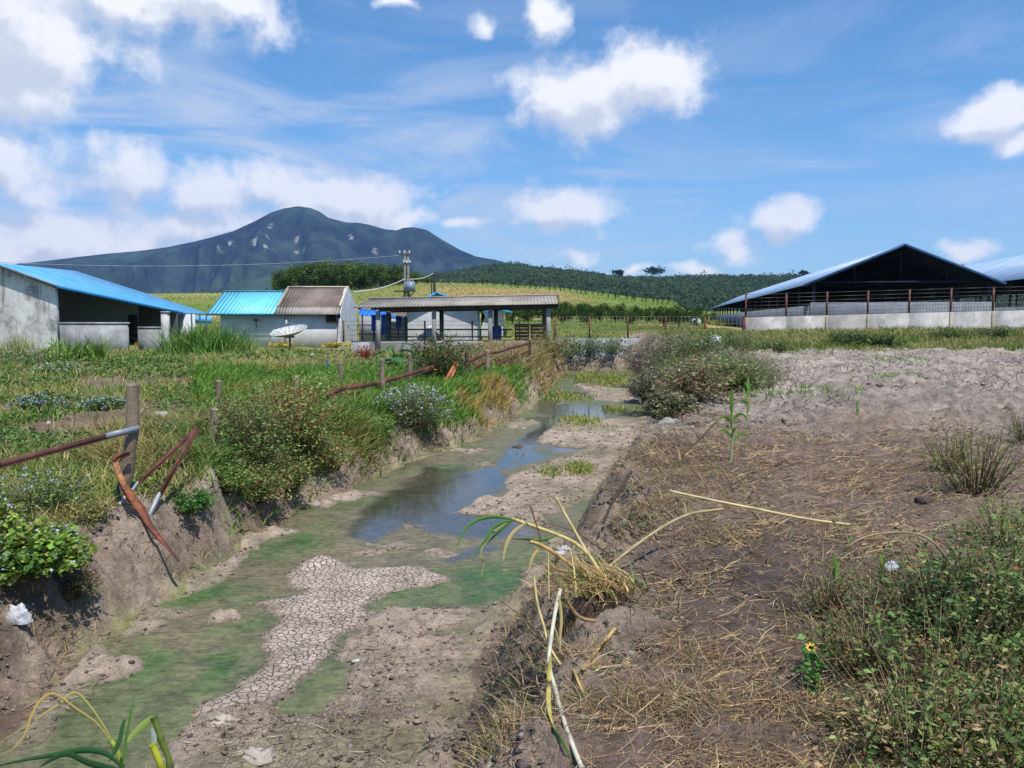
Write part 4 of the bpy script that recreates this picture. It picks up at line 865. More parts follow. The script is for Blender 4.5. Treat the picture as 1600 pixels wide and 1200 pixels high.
def small_pole():
    p = W(678, 455, 120); z0 = float(hill(p[0], 120.)); rt = thing('utility_pole', (p[0], 120, z0), 'dark slender utility pole on the slope to the right of the transformer', 'utility pole')
    for dx in (-.35, 0, .2):
        m = MB(); m.tube([[p[0]+dx, 120, z0-.5], [p[0]+dx, 120, W(678, 424+abs(dx)*12, 120)[2]]], [.13, .09], 6, lin(72, 66, 62)); m.build('pole', M['wood'], rt)
    m = MB(); z = W(678, 429, 120)[2]; m.bar([p[0]-.7, 119.9, z], [p[0]+.6, 119.9, z], .1, .12, lin(60, 56, 54)); m.build('crossarm', M['wood'], rt)
small_pole()
def cable(label, a, b, sag, r, col):
    a, b = np.array(a), np.array(b); m = MB(); P = [a+(b-a)*t-np.array([0, 0, sag*4*t*(1-t)]) for t in np.linspace(0, 1, 24)]
    m.tube(P, r, 4, col); m.build('power_cable', M['plain'], label=label, cat='cable', loc=tuple(float(q) for q in (a+b)/2))
cable('long thin power cable sagging across the mountain from the left edge to the transformer pole', W(-40, 408, 70), W(624, 399, 77.8), .7, .022, lin(150, 152, 156))
cable('thick pale cable rising from the white house to the transformer pole', W(553, 456, 57), W(632, 436, 77.8), .25, .045, lin(196, 196, 192))
cable('thick pale cable from the transformer pole to the slender dark pole', W(634, 436, 78), W(677, 427, 119.8), .3, .05, lin(196, 196, 192))
cable('short guy cable running down the slope from the slender dark pole', W(680, 428, 120), W(716, 452, 150), .1, .05, lin(90, 84, 80))
def tank():
    a, b = W(1079, 504, 88), W(1093, 502.5, 88); rt = thing('water_tank', (a+b)/2-[0, 0, .5], 'small white cylindrical tank lying on the far grass behind the wire fence', 'tank'); m = MB(); d = (b-a)/np.linalg.norm(b-a)
    m.tube([a-d*.12, a, a+d*.1, b-d*.1, b, b+d*.12], [.2, .38, .42, .42, .38, .2], 14, lin(225, 225, 225)); m.build('drum', M['metal'], rt)
    m = MB(); 
    for t in (.2, .8): q = a+(b-a)*t; m.box(q-[0, 0, .5], (.12, .7, .35), lin(110, 104, 98))
    m.build('cradle', M['metal'], rt)
tank()
# ------------------------------------------------------------ trees
def tree_proto(name, h, r, n, leaf, cols, label, cat='tree', group=None, flat=1., trunk=.28, at=(0, 0, 0), nc=16, th=.16, tc=None):
    rt = thing(name, at, label, cat, group); L = np.array(at, float); tc = lin(104, 92, 78) if tc is None else tc
    P, c = lumps(n, r, h*(1-trunk), nc, .30, .05); P[:, 2] += h*trunk; c[:, 2] += h*trunk
    m = MB(); leaves(m, P+L, leaf*(.6+.8*rng.random(n)), vary(cols, n, .3), .75); m.build('crown', M['farleaf'], rt)
    m = MB(); m.tube(np.array([[0, 0, -.3], [.03*h, 0, h*trunk], [0, .02*h, h*.75]])+L, [th*1.2, th, th*.35], 7, tc)
    for i in range(7):
        e = c[i]; z = h*(trunk*.8+.06*i); m.tube(np.array([[.02*h, 0, z], e*[.5, .5, 1]+[0, 0, -.05*h], e])+L, [th*.5, th*.3, .02], 5, tc)
    m.build('trunk', M['wood'], rt); return rt
G1, G2, G3 = lin(88, 114, 60), lin(112, 136, 76), lin(66, 92, 52)
protos = [tree_proto('hill_tree', 7.5+.6*k, 3.4+.3*k, 1500, .55, ([G1, G2, G3], [G2, lin(124, 142, 82), G1], [G3, G1, lin(84, 96, 60)])[k], '', group='trees of the rounded grove on the rise', trunk=.06, at=(0, -60, -40)) for k in range(3)]
GROVE = []
for px in np.linspace(436, 672, 30):
    for row in range(2):
        d = 208+row*12+random.uniform(-3, 3); q = px+random.uniform(-4, 4)+row*3; x = (q-CX)/F*d; zb = float(hill(np.array([x]), np.array([d]))[0])
        top = np.interp(q, [425, 445, 480, 520, 560, 600, 640, 680], [438, 420, 411, 408.5, 410, 412, 420, 433])+random.uniform(-1.5, 2.5)
        zt_ = EYE+(HZ-top)/F*d; s = (zt_-zb)/8.0*(1.0-.10*row); GROVE.append((q, x, d, zb, s))
first = [True]*3
for i, (q, x, d, zb, s) in enumerate(sorted(GROVE)):
    k = i % 3
    lab = 'dark green tree in the dense rounded grove behind the brown-roofed house' if q < 640 else 'lighter green tree at the thinning right end of the grove, beyond the transformer pole'
    if first[k]: o = protos[k]; first[k] = False; o.location = (x, d, zb); o.scale = (s*.85, s*.85, s*random.uniform(.88, 1.08)); o['label'] = lab; o['_w'] = [0., 0, 0]
    else: o = dup(protos[k], (x, d, zb), random.random()*6.28, (s*.85, s*.85, s*random.uniform(.88, 1.08)), lab)
# orchard of low round trees beyond the fence
OP = tree_proto('orchard_tree', 2.4, 1.35, 700, .22, [lin(62, 86, 42), lin(46, 68, 36), lin(78, 100, 50)], '', group='round orchard trees beyond the fence', trunk=.12, at=(0, -60, -40), th=.08)
k = 0
for row, (d, ys) in enumerate(((80, 0), (90, 1), (101, 2), (113, 3))):
    for px in np.arange(800+row*9, 1112, 29-3*row):
        q = px+random.uniform(-7, 7)
        if (row == 0 and (abs(q-938) < 12 or 990 < q < 1005 or abs(q-1020) < 14)): continue
        x = (q-CX)/F*d; zb = zgs(x, d); s = random.uniform(.55, .85)
        lab = ('round dark orchard tree in the nearest row beyond the fence', 'round dark orchard tree in the second row beyond the fence', 'small orchard tree in the third row up the slope', 'small orchard tree in the topmost row, below the yellow green crop')[row]
        if k == 0: OP.location = (x, d, zb); OP.scale = (s, s, s); OP['label'] = lab
        else: dup(OP, (x, d, zb), random.random()*6.28, s, lab)
        k += 1
for q, d, h, r, lab, cols in ((1190, 150, 6.2, 4.2, 'spreading yellow green tree left of the cattle barn eave', [lin(104, 112, 50), lin(84, 96, 46)]), (1212, 160, 5.6, 3.4, 'dark green tree half hidden by the cattle barn roof', [lin(44, 66, 40), lin(34, 54, 34)]),
                        (1172, 156, 4.6, 2.4, 'yellowish bushy tree at the left end of the barn, before the woods', [lin(120, 122, 62), lin(90, 98, 50)])):
    x = (q-CX)/F*d; tree_proto('field_tree', h, r, 1600, .4, cols, lab, trunk=.3, at=(x, d, float(hill(np.array([x]), np.array([float(d)]))[0])))
for q, d, h, r in ((1019, 1130, 15, 17), (965, 1120, 12, 8), (1252, 1120, 8, 7), (1342, 1100, 8, 8)):
    x = (q-CX)/F*d; zb = float(ff(np.array([x]), np.array([float(d)]))[0])+5
    tree_proto('ridge_tree', h, r, 700, 2.4, [lin(50, 70, 42), lin(40, 58, 40)], {1019: 'wide dark tree standing highest above the wooded ridge, in the middle of the horizon', 965: 'dark tree crown poking above the wooded ridge left of the wide one', 1252: 'small dark crown on the ridge just left of the barn roof', 1342: 'dark crown on the ridge line seen over the barn roof slope'}[q], trunk=.3, at=(x, d, zb), th=.5)
# saplings and stakes along the brow of the hill
SP = thing('sapling', (0, -60, -40), '', 'sapling', 'saplings on the brow of the hill'); m = MB(); m.tube([[0, -60, -40.2], [.03, -60, -38.4]], [.07, .04], 5, lin(60, 52, 42)); m.build('trunk', M['wood'], SP)
m = MB(); P = rng.normal(size=(110, 3))*[.2, .2, .55]+[0, -60, -38.9]; leaves(m, P, .3, vary([lin(48, 62, 36), lin(62, 76, 40)], 110), .6); m.build('crown', M['leaf'], SP)
k = 0
for i in range(44):
    q = 735+i*8.6+random.uniform(-3, 3)
    d = float(np.interp(q, [700, 1110], [206, 178]))+random.uniform(-4, 5)
    if q > 1105: break
    x = (q-CX)/F*d; zb = float(hill(np.array([x]), np.array([d]))[0]); s = random.uniform(.45, 1.05)
    lab = 'small dark sapling on the brow of the hill above the open shed roof' if q < 880 else ('small dark sapling on the brow of the hill above the ditch end' if q < 1000 else 'small dark sapling low on the right end of the hill brow')
    if k == 0: SP.location = (x, d, zb); SP.scale = (s, s, s); SP['label'] = lab
    else: dup(SP, (x, d, zb), random.random()*6, s, lab)
    k += 1
def crop_belt():
    n = 12000; y = 104+30*rng.random(n); px = 860+ (1190-860)*rng.random(n); x = (px-CX)/F*y; z = zg(x, y)[0]
    keep = fbm(x, y, .08, 3, 151) > .40; x, y, z = x[keep], y[keep], z[keep]; n = len(x); m = MB()
    blades(m, np.stack([x, y, z], 1), 0.35+.55*rng.random(n), .2, .5*rng.random(n)+.1, vary([lin(122, 130, 52), lin(98, 116, 46), lin(150, 148, 70), lin(74, 96, 42)], n), 2)
    m.build('tall_crop', M['leaf'], kind='stuff', label='belt of yellow green tall crop on the slope above the orchard trees', cat='crop')
crop_belt()
def hill_grass():
    n = 90000; y = 48*(230/48)**rng.random(n); px = -100+1300*rng.random(n); x = (px-CX)/F*y
    k = (sm(12, 19, x-.19*(y-52)) < .3) & ~((y < 60) & (px < 870)); x, y = x[k], y[k]; z = zg(x, y)[0]; n = len(x); t = fbm(x, y, .05, 3, 152); m = MB()
    pal = np.where((t > .5)[:, None], lin(104, 122, 58), lin(124, 128, 74)); pal = pal*(.75+.5*rng.random((n, 1)))
    blades(m, np.stack([x, y, z], 1), (.05+.10*rng.random(n))*(1+y/160), .02*(y/25), .4*rng.random(n), pal, 2)
    m.build('hill_grass', M['leaf'], kind='stuff', label='rough yellow green grass on the hill beyond the farm', cat='grass')
hill_grass()
# ------------------------------------------------------------ ground cover (uncountable)
def on(x, y): return np.stack([x, y, zg(x, y)[0]], 1)
def side(x, y): return x > (ip(LW, y)+ip(RW, y))/2
def scat(n, px0, px1, d0, d1, p=1.):         # even over the view, so thinner far off in the real plan
    y = d0*(d1/d0)**(rng.random(n)**p); return (px0+(px1-px0)*rng.random(n)-CX)/F*y, y
def gmixf(x, y): return sm(.44, .58, fbm(x, y, .5, 5, 101)*.6+fbm(x, y, .12, 4, 103)*.4+.10*sm(14, 24, y)+.02)
def near_grass():
    x, y = scat(190000, -350, 980, 5.5, 46); z, tl, tr, s, c = zg(x, y)
    g = gmixf(x, y); k = ~side(x, y) & (tl > .8) & (rng.random(len(x)) < .08+.8*g); x, y, z, g = x[k], y[k], z[k], g[k]; n = len(x)
    t = fbm(x, y, .35, 4, 161); u = fbm(x, y, .8, 3, 162)
    col = np.where((u > .60)[:, None], lin(148, 144, 90), np.where((t > .5)[:, None], lin(114, 136, 64), lin(140, 144, 76)))
    dry = (rng.random(n) < .14)[:, None]; col = np.where(dry, lin(176, 156, 108), col)*(.7+.6*rng.random((n, 1)))
    m = MB(); blades(m, np.stack([x, y, z-.01], 1), (.05+.20*rng.random(n)**1.5*(.4+t))*(1+.02*y), .007+.0011*y, .2+.9*rng.random(n), col, 2)
    m.build('grass', M['leaf'], kind='stuff', label='patchy green and yellow grass on the left field', cat='grass')
    x, y = scat(95000, -350, 900, 6.5, 42); z, tl, tr, s, c = zg(x, y)
    q = fbm(x, y, .42, 4, 163); k = ~side(x, y) & (tl > .9) & (q > .50); x, y, z, q = x[k], y[k], z[k], q[k]; n = len(x)
    P = np.stack([x, y, z+(.03+.22*rng.random(n))*sm(.50, .64, q)*(.7+.012*y)], 1); m = MB()
    leaves(m, P, .035+.0030*y, vary([lin(72, 108, 40), lin(92, 126, 50), lin(54, 84, 36)], n, .3), .6)
    m.build('leafy_weeds', M['leaf'], kind='stuff', label='low leafy weeds growing in patches on the left field', cat='weeds')
near_grass()
def bank_grass():
    x, y = scat(120000, 300, 960, 10, 33); z, tl, tr, s, c = zg(x, y)
    k = (tl > .12) & (tl <= 1.0) & ~side(x, y); x, y, z, tl = x[k], y[k], z[k], tl[k]
    dens = sm(14, 16.5, y)*sm(32, 30, y)*sm(.28, .5, tl+.5*(fbm(x, y, .9, 3, 165)-.5)); k = rng.random(len(x)) < dens+.05; x, y, z, tl = x[k], y[k], z[k], tl[k]; n = len(x)
    o = fbm(x*1.3, y*.4, .7, 3, 166); dry = sm(.66, .74, o)[:, None]*.7
    col = vary([lin(98, 142, 50), lin(124, 160, 60), lin(84, 124, 46), lin(112, 136, 58)], n, .3)*(1-dry)+vary([lin(176, 150, 96), lin(196, 150, 86)], n)*dry
    m = MB(); blades(m, np.stack([x, y, z-.02], 1), .16+.30*rng.random(n), .020+.0008*y, .3+.8*rng.random(n), col, 3, az=rng.normal(-.3, 1.1, n))
    m.build('bank_grass', M['leaf'], kind='stuff', label='bright green grass draped over the left bank of the ditch', cat='grass')
    x, y = scat(60000, 560, 930, 24, 45.5); z, tl, tr, s, c = zg(x, y)
    k = (tl > .05) & ~side(x, y) & (ip(LW, y)-x < 4.5) & (rng.random(len(x)) < sm(29.5, 33, y)); x, y, z, tl = x[k], y[k], z[k], tl[k]; n = len(x)
    m = MB(); blades(m, np.stack([x, y, z-.02], 1), .25+.75*rng.random(n)*sm(.2, .9, tl), .045, .25+.8*rng.random(n), vary([lin(186, 160, 120), lin(160, 132, 96), lin(150, 140, 86), lin(120, 122, 66)], n, .3), 3)
    m.build('dry_bank_grass', M['leaf'], kind='stuff', label='tall dry straw coloured grass on the far left bank', cat='grass')
    # dry and green wisps on the eroded banks near the camera
    x, y = scat(90000, -300, 1250, 3.0, 30); z, tl, tr, s, c = zg(x, y); t = np.maximum(tl, tr)
    k = (t > .15) & (t < .999) & (rng.random(len(x)) < sm(.42, .60, fbm(x, y, 1.2, 4, 167)+.05*(x < 0))*.8); x, y, z = x[k], y[k], z[k]; n = len(x)
    m = MB(); blades(m, np.stack([x, y, z-.005], 1), .05+.16*rng.random(n), .005+.0009*y, .6+1.2*rng.random(n), vary([lin(176, 154, 118), lin(140, 118, 88), lin(104, 84, 62), lin(112, 118, 56)], n, .3), 3)
    m.build('bank_wisps', M['leaf'], kind='stuff', label='dry roots and grass wisps hanging from the eroded banks', cat='roots')
bank_grass()
def straw():
    n = 260000; x, y = scat(n, 640, 1750, 1.9, 17); z, tl, tr, s, c = zg(x, y)
    q = fbm(x, y, .55, 4, 171); pk = .07+.26*sm(.48, .66, q)
    for cx_, cy_, r in ((2.9, 9.4, 1.7), (4.6, 9.6, 1.3), (1.9, 5.9, .9), (2.6, 6.2, 1.0), (1.2, 4.6, .6), (1.2, 2.9, .8), (.9, 3.4, .6), (3.9, 8.2, 1.0), (1.6, 2.6, .7)): pk = np.maximum(pk, .60*np.exp(-((x-cx_)**2+(y-cy_)**2)/r**2))
    dk = np.exp(-(((x-1.9)/.9)**2+((y-4.5)/1.0)**2)); pk = pk*(1-.9*dk)*sm(15.5, 11, y)
    k = side(x, y) & (tr > .45) & (rng.random(n) < pk); x, y, z = x[k], y[k], z[k]; n = len(x)
    az = rng.normal(.2, 1.2, n); L = (.02+.17*rng.random(n)**3)*(1+.04*y); el = rng.normal(.10, .22, n).clip(-.1, 1.2)
    D = np.stack([np.cos(az)*np.cos(el), np.sin(az)*np.cos(el), np.sin(el)], 1); P = np.stack([x, y, z+.004+.02*rng.random(n)], 1)
    col = vary([lin(190, 168, 132), lin(160, 136, 106), lin(134, 112, 90), lin(112, 92, 76), lin(122, 102, 84), lin(196, 166, 112)], n, .3)
    m = MB(); Sd = np.cross(D, rng.normal(size=(n, 3))); Sd /= np.linalg.norm(Sd, axis=1)[:, None]; w = (.0005+.00026*y)[:, None]*(.6+.9*rng.random((n, 1)))
    bend = np.stack([-np.sin(az), np.cos(az), 0*az], 1)*(L*rng.normal(0, .15, n))[:, None]
    V = np.stack([P-Sd*w, P+Sd*w, P+D*L[:, None]*.5+bend+Sd*w, P+D*L[:, None]*.5+bend-Sd*w, P+D*L[:, None]+Sd*w*.5, P+D*L[:, None]-Sd*w*.5], 1)
    b = np.arange(n)[:, None]*6; m.add(V.reshape(-1, 3), np.vstack([b+[0, 1, 2, 3], b+[3, 2, 4, 5]]), np.repeat(col, 6, 0))
    m.build('straw', M['leaf'], kind='stuff', label='broken straw and dead stalk litter on the brown soil', cat='straw')
    # litter on the ditch bed
    n = 26000; x, y = scat(n, 0, 1050, 4.3, 30); z, tl, tr, s, c = zg(x, y); q = fbm(x, y, 1.3, 4, 172)
    k = (tl+tr < .3) & (z > -.03) & (c < .05) & (rng.random(n) < .10+.7*sm(.48, .62, q)); x, y, z = x[k], y[k], z[k].clip(.004); n = len(x)
    m = MB(); az = rng.normal(.5, .8, n); D = np.stack([np.cos(az), np.sin(az), .15*rng.random(n)], 1)
    leaves(m, np.stack([x, y, z+.012], 1), (.03+.14*rng.random(n)**2)*(1+.03*y), vary([lin(178, 162, 136), lin(140, 124, 102), lin(104, 90, 74)], n), .05, D=D)
    m.build('ditch_litter', M['leaf'], kind='stuff', label='dry plant scraps strewn over the muddy ditch bed', cat='litter')
straw()
def rubble(name, n, px0, px1, d0, d1, cond, s0, s1, cols, label):
    x, y = scat(n, px0, px1, d0, d1); z, tl, tr, s, c = zg(x, y); k = cond(x, y, z, tl, tr, s, c); x, y, z = x[k], y[k], z[k]; n = len(x)
    if n == 0: return
    O = np.array([[1,0,0],[.5,.87,.1],[-.5,.87,-.1],[-1,0,.1],[-.5,-.87,0],[.5,-.87,-.1],[.1,.1,.75],[0,0,-.6]]); Fo = np.array([[0,1,6],[1,2,6],[2,3,6],[3,4,6],[4,5,6],[5,0,6],[1,0,7],[2,1,7],[3,2,7],[4,3,7],[5,4,7],[0,5,7]])
    r = (s0+(s1-s0)*rng.random(n)**2.5)*(.6+.045*y); V = O[None]*(1+.7*(rng.random((n, 8, 3))-.5))*r[:, None, None]*np.array([1, .8, .65]); a = rng.random(n)*6.28
    V = np.stack([V[..., 0]*np.cos(a)[:, None]-V[..., 1]*np.sin(a)[:, None], V[..., 0]*np.sin(a)[:, None]+V[..., 1]*np.cos(a)[:, None], V[..., 2]], -1)+np.stack([x, y, z+r*.15], 1)[:, None, :]
    m = MB(); m.add(V.reshape(-1, 3), (np.arange(n)[:, None, None]*8+Fo[None]).reshape(-1, 3), np.repeat(vary(cols, n, .25), 8, 0)); m.build(name, M['soilrock'], kind='stuff', label=label, cat='soil')
rubble('clods', 3500, 1000, 1900, 13, 40, lambda x, y, z, tl, tr, s, c: side(x, y) & (tr > .9) & (fbm(x, y, .6, 3, 181) > .42), .02, .08, [lin(138, 130, 120), lin(112, 103, 94), lin(156, 148, 138)], 'lumps of dried grey soil turned over on the right field')
rubble('soil_crumbs', 30000, 650, 1750, 2, 14, lambda x, y, z, tl, tr, s, c: side(x, y) & (tr > .2) & (fbm(x, y, 1.4, 3, 182) > .38), .004, .026, [lin(108, 92, 80), lin(86, 73, 64), lin(132, 120, 108)], 'crumbs of dark soil scattered over the brown ground')
rubble('bank_crumbs', 24000, -300, 1100, 3.5, 26, lambda x, y, z, tl, tr, s, c: (np.maximum(tl, tr) > .03) & (np.maximum(tl, tr) < .98) & (fbm(x, y, 1.4, 3, 183) > .42), .006, .032, [lin(132, 117, 103), lin(120, 105, 92), lin(146, 134, 120)], 'crumbled clay lumps on the banks of the ditch')
rubble('mud_flakes', 16000, 0, 1050, 4.3, 22, lambda x, y, z, tl, tr, s, c: (tl+tr < .05) & (z > -.02) & (c < 0), .005, .035, [lin(150, 134, 118), lin(112, 98, 84)], 'small flakes and lumps of mud on the ditch bed')
def strip_grass():
    x, y = scat(60000, 960, 1900, 34, 47.2); z, tl, tr, s, c = zg(x, y)
    k = side(x, y) & (x > ip(RT, y)) & (rng.random(len(x)) < sm(35.5, 39, y+2.5*(fbm(x, y, .5, 3, 191)-.5))+.10*(fbm(x, y, .5, 3, 192) > .6)); x, y, z = x[k], y[k], z[k]; n = len(x); t = fbm(x, y, .45, 3, 193)
    m = MB(); col = np.where((t > .52)[:, None], lin(104, 124, 54), lin(142, 140, 84))*(.7+.6*rng.random((n, 1))); blades(m, np.stack([x, y, z], 1), .12+.35*rng.random(n)*(.4+t), .05, .3+.8*rng.random(n), col, 2)
    m.build('verge_grass', M['leaf'], kind='stuff', label='yellow green grass strip at the foot of the pale wall', cat='grass')
    # green growth in the ditch and tufts
    m = MB(); X, Y, H = [], [], []
    for cx_, cy_, r, n, h in ((*onz(940, 592)[:2], 1.4, 1500, .25), (*onz(905, 738)[:2], .28, 500, .12), (*onz(860, 742)[:2], .3, 250, .08), (*onz(905, 660)[:2], .7, 700, .1), (*onz(880, 620)[:2], .9, 900, .12), (*onz(950, 600)[:2], 1.2, 900, .15), (*onz(640, 612)[:2], .01, 10, .1), (*onz(960, 640)[:2], .5, 400, .12), (*onz(585, 735)[:2], .25, 120, .06)):
        X.append(cx_+rng.normal(0, r*.5, n)); Y.append(cy_+rng.normal(0, r*1.0, n)); H.append(np.full(n, h))
    x, y, h = map(np.concatenate, (X, Y, H)); z = zg(x, y)[0].clip(0); n = len(x)
    blades(m, np.stack([x, y, z], 1), h*(.5+rng.random(n)), .008+.001*y, .3+.8*rng.random(n), vary([lin(104, 138, 50), lin(128, 140, 60), lin(168, 150, 96)], n), 2)
    m.build('ditch_grass', M['leaf'], kind='stuff', label='small green tufts sprouting on the ditch bed', cat='grass')
    m = MB(); P = []
    for (q, r, n) in ((1395, 563, 500), (1595, 580, 400), (1200, 566, 250), (1290, 612, 300), (1410, 590, 200), (1245, 622, 120)):
        g = gnd(q, r); P.append(np.stack([g[0]+rng.normal(0, .7, n), g[1]+rng.normal(0, .5, n)], 1))
    P = np.vstack(P); n = len(P); blades(m, on(P[:, 0], P[:, 1]), .08+.2*rng.random(n), .035, .3+rng.random(n), vary([lin(98, 140, 54), lin(122, 150, 66)], n), 2)
    m.build('field_tufts', M['leaf'], kind='stuff', label='small bright green grass patches among the grey clods', cat='grass')
strip_grass()

# ------------------------------------------------------------ broken wooden fence
WOODC = lin(132, 116, 98)
def post(px, yt, yb, r, label, tx=0, col=WOODC, d=None):
    b = gnd(px, yb) if d is None else W(px, yb, d); t = W(px+tx, yt, b[1]*1.0); rt = thing('wooden_post', b, label, 'post', 'posts of the broken fence')
    m = MB(); P = np.array([b-[0, 0, .3]+(t-b)*f for f in np.linspace(0, 1, 7)]); P[-1] = t; P[1:-1] += rng.normal(0, r*.12, (5, 3)); m.tube(P, r*np.array([1.1, 1.08, 1, 1, .95, .93, .9]), 9, col, .25); m.build('shaft', M['wood'], rt)
    m = MB(); m.tube([t-[0, 0, .01], t+[0, 0, r*.25], t+[0, 0, r*.45]], [r*.9, r*.6, r*.1], 7, col*1.15, .6); m.build('split_top', M['wood'], rt); return b, t
def strip(label, pts, ds, w, h, cat='rail', white=None, name='rusty_rail', tcol=lin(150, 156, 165), col=RUST, mat='rust', group=None):
    P = [np.array(gnd(*p)) if d is None else W(*p, d) for p, d in zip(pts, ds)]; rt = thing(name, P[0], label, cat, group); m = MB()
    k = len(P)-1 if white is None else white
    for a, b in zip(P[:k], P[1:k+1]): m.bar(a, b, w, h, col); m.bar(a-[0, 0, h*.42], b-[0, 0, h*.42], w*2.0, h*.14, col*.8)
    m.build('angle_bar', M[mat], rt)
    if white is not None:
        m = MB()
        for a, b in zip(P[k:-1], P[k+1:]): m.bar(a, b, w*1.03, h*1.03, tcol)
        m.build('bare_end', M['metal'], rt)
    return rt
pb, pt_ = post(187, 602, 782, .075, 'tall leaning weathered post beside the crossed rusty bars, nearest on the left bank', tx=21)
post(330, 640, 712, .07, 'short stump of a post buried in the weeds right of the crossed bars', tx=6)
post(342, 596, 640, .08, 'rounded grey post top behind the bushy bank, right of the tall leaning post')
post(463, 588, 640, .07, 'weathered post sunk in reddish bushes in the middle of the fence line', tx=1)
post(532, 568, 604, .08, 'low thick post stump above the left end of the long bent rail')
post(597, 563, 618, .075, 'split grey post crossing the middle of the long bent rail')
post(641, 553, 604, .07, 'thin grey post behind the long bent rail, next to the dark shrub', tx=-1)
post(677, 549, 596, .07, 'grey post at the right end of the long bent rail')
post(729, 552, 590, .08, 'dark short post where the far rail pieces begin', col=lin(92, 76, 66)); post(762, 548, 586, .10, 'thick pale post in the middle of the far rails'); post(790, 540, 572, .06, 'slim post between the far rails, left of the dry bank'); post(805, 538, 570, .06, 'slim post between the far rails, next to the fence corner', tx=1); post(828, 532, 572, .06, 'last slim post at the right end of the far rails', col=lin(86, 70, 60))
strip('long rusty rail with a bare grey tip, nailed to the tall leaning post', [(-60, 745), (0, 726), (165, 682), (217, 669)], [6.9, 7.4, 8.55, 8.85], .022, .066, white=2, col=lin(98, 58, 46), tcol=lin(132, 138, 148))
strip('rusty bar with a white lower end, front one of the crossed pair', [(309, 667), (250, 772), (234, 808)], [9.6, 9.0, None], .018, .07, white=1, col=lin(108, 62, 48), tcol=lin(176, 180, 186))
strip('rusty bar with a white lower end, rear one of the crossed pair', [(305, 672), (216, 755), (187, 789)], [9.8, 9.1, None], .018, .05, white=1, col=lin(120, 64, 48), tcol=lin(176, 180, 186))
strip('long bent rusty rail across the upper part of the fence line', [(511, 617), (534, 608), (587, 600), (619, 591), (660, 579), (682, 571)], [17.5, 18.4, 20.6, 22, 24, 25.4], .05, .11)
strip('rusty rail sagging below the long bent rail', [(511, 641), (531, 633), (590, 619), (612, 616)], [17.3, 18.2, 20.2, 21], .05, .10)
strip('upper rusty rail of the far fence pieces, left of the kink', [(726, 568), (745, 559), (760, 552)], [27.5, 28.5, 29.3], .05, .11)
strip('upper rusty rail of the far fence pieces, right of the kink', [(762, 551), (776, 551), (800, 543), (829, 536)], [29.4, 30.2, 31.5, 33], .05, .10)
strip('short rusty rail below the kink of the far fence', [(736, 578), (762, 564)], [27.8, 29.2], .05, .10)
strip('lowest rusty rail of the far fence, reaching the last post', [(776, 569), (800, 559), (829, 547)], [29.8, 31.2, 32.8], .05, .08)
strip('orange broken plank leaning in the weeds below the dark shrub', [(696, 594), (713, 564)], [24.2, 25.2], .055, .04, 'plank', name='broken_plank', col=lin(186, 112, 74), mat='wood')
strip('paler broken plank leaning beside the orange plank', [(703, 594), (716, 566)], [24.4, 25.4], .035, .03, 'plank', name='broken_plank', col=lin(196, 140, 104), mat='wood')
strip('twisted rusty scraps hanging at the left end of the sagging rail', [(531, 633), (526, 645), (532, 652), (524, 655)], [18.0, 17.9, 17.8, 17.7], .04, .05, 'scrap metal', name='rusty_scrap')
def twisted():
    px = [(204, 708), (192, 712), (181, 720), (186, 742), (197, 762), (207, 778), (219, 797), (233, 818), (248, 838), (262, 855), (280, 878)]; ds = [8.75, 8.7, 8.65, 8.62, 8.6, 8.58, 8.55, 8.5, 8.45, 8.4, 8.3]
    P = [W(a, b, d) for (a, b), d in zip(px, ds)]; n = len(P); rt = thing('rusted_plate', P[-1], 'curled orange brown rusted strip standing in front of the tall leaning post', 'scrap metal')
    m = MB(); T = np.gradient(np.array(P), axis=0); V, Cc = [], []; w = np.array([.03, .05, .075, .085, .085, .09, .085, .075, .06, .045, .02])
    cs = [lin(196, 140, 88)]*4+[lin(170, 98, 58)]*2+[lin(134, 70, 44)]*3+[lin(90, 50, 36)]*2
    for i in range(n):
        sd = np.cross(T[i], [0, 1, 0]); sd /= np.linalg.norm(sd); sd = sd*math.cos(i*.12)+np.array([0, 1, 0])*math.sin(i*.12)
        for k, (o, dd) in enumerate(((-1, 0), (-.4, -.02), (.4, -.02), (1, 0), (.4, .015), (-.4, .015))): V.append(P[i]+sd*w[i]*.55*o*(1+.25*random.uniform(-1, 1))+[0, dd, 0]); Cc.append(cs[i]*random.uniform(.8, 1.2))
    m.add(V, [[i*6+k, i*6+(k+1) % 6, (i+1)*6+(k+1) % 6, (i+1)*6+k] for i in range(n-1) for k in range(6)], np.array(Cc)); m.build('curled_sheet', M['rust'], rt)
    m = MB(); m.tube([P[2], P[2]+[-.01, -.02, .03], P[1]+[0, -.02, .03], P[0]+[.02, -.02, .02]], [.03, .03, .025, .012], 6, lin(150, 84, 60)); m.build('curled_tip', M['rust'], rt)
twisted()

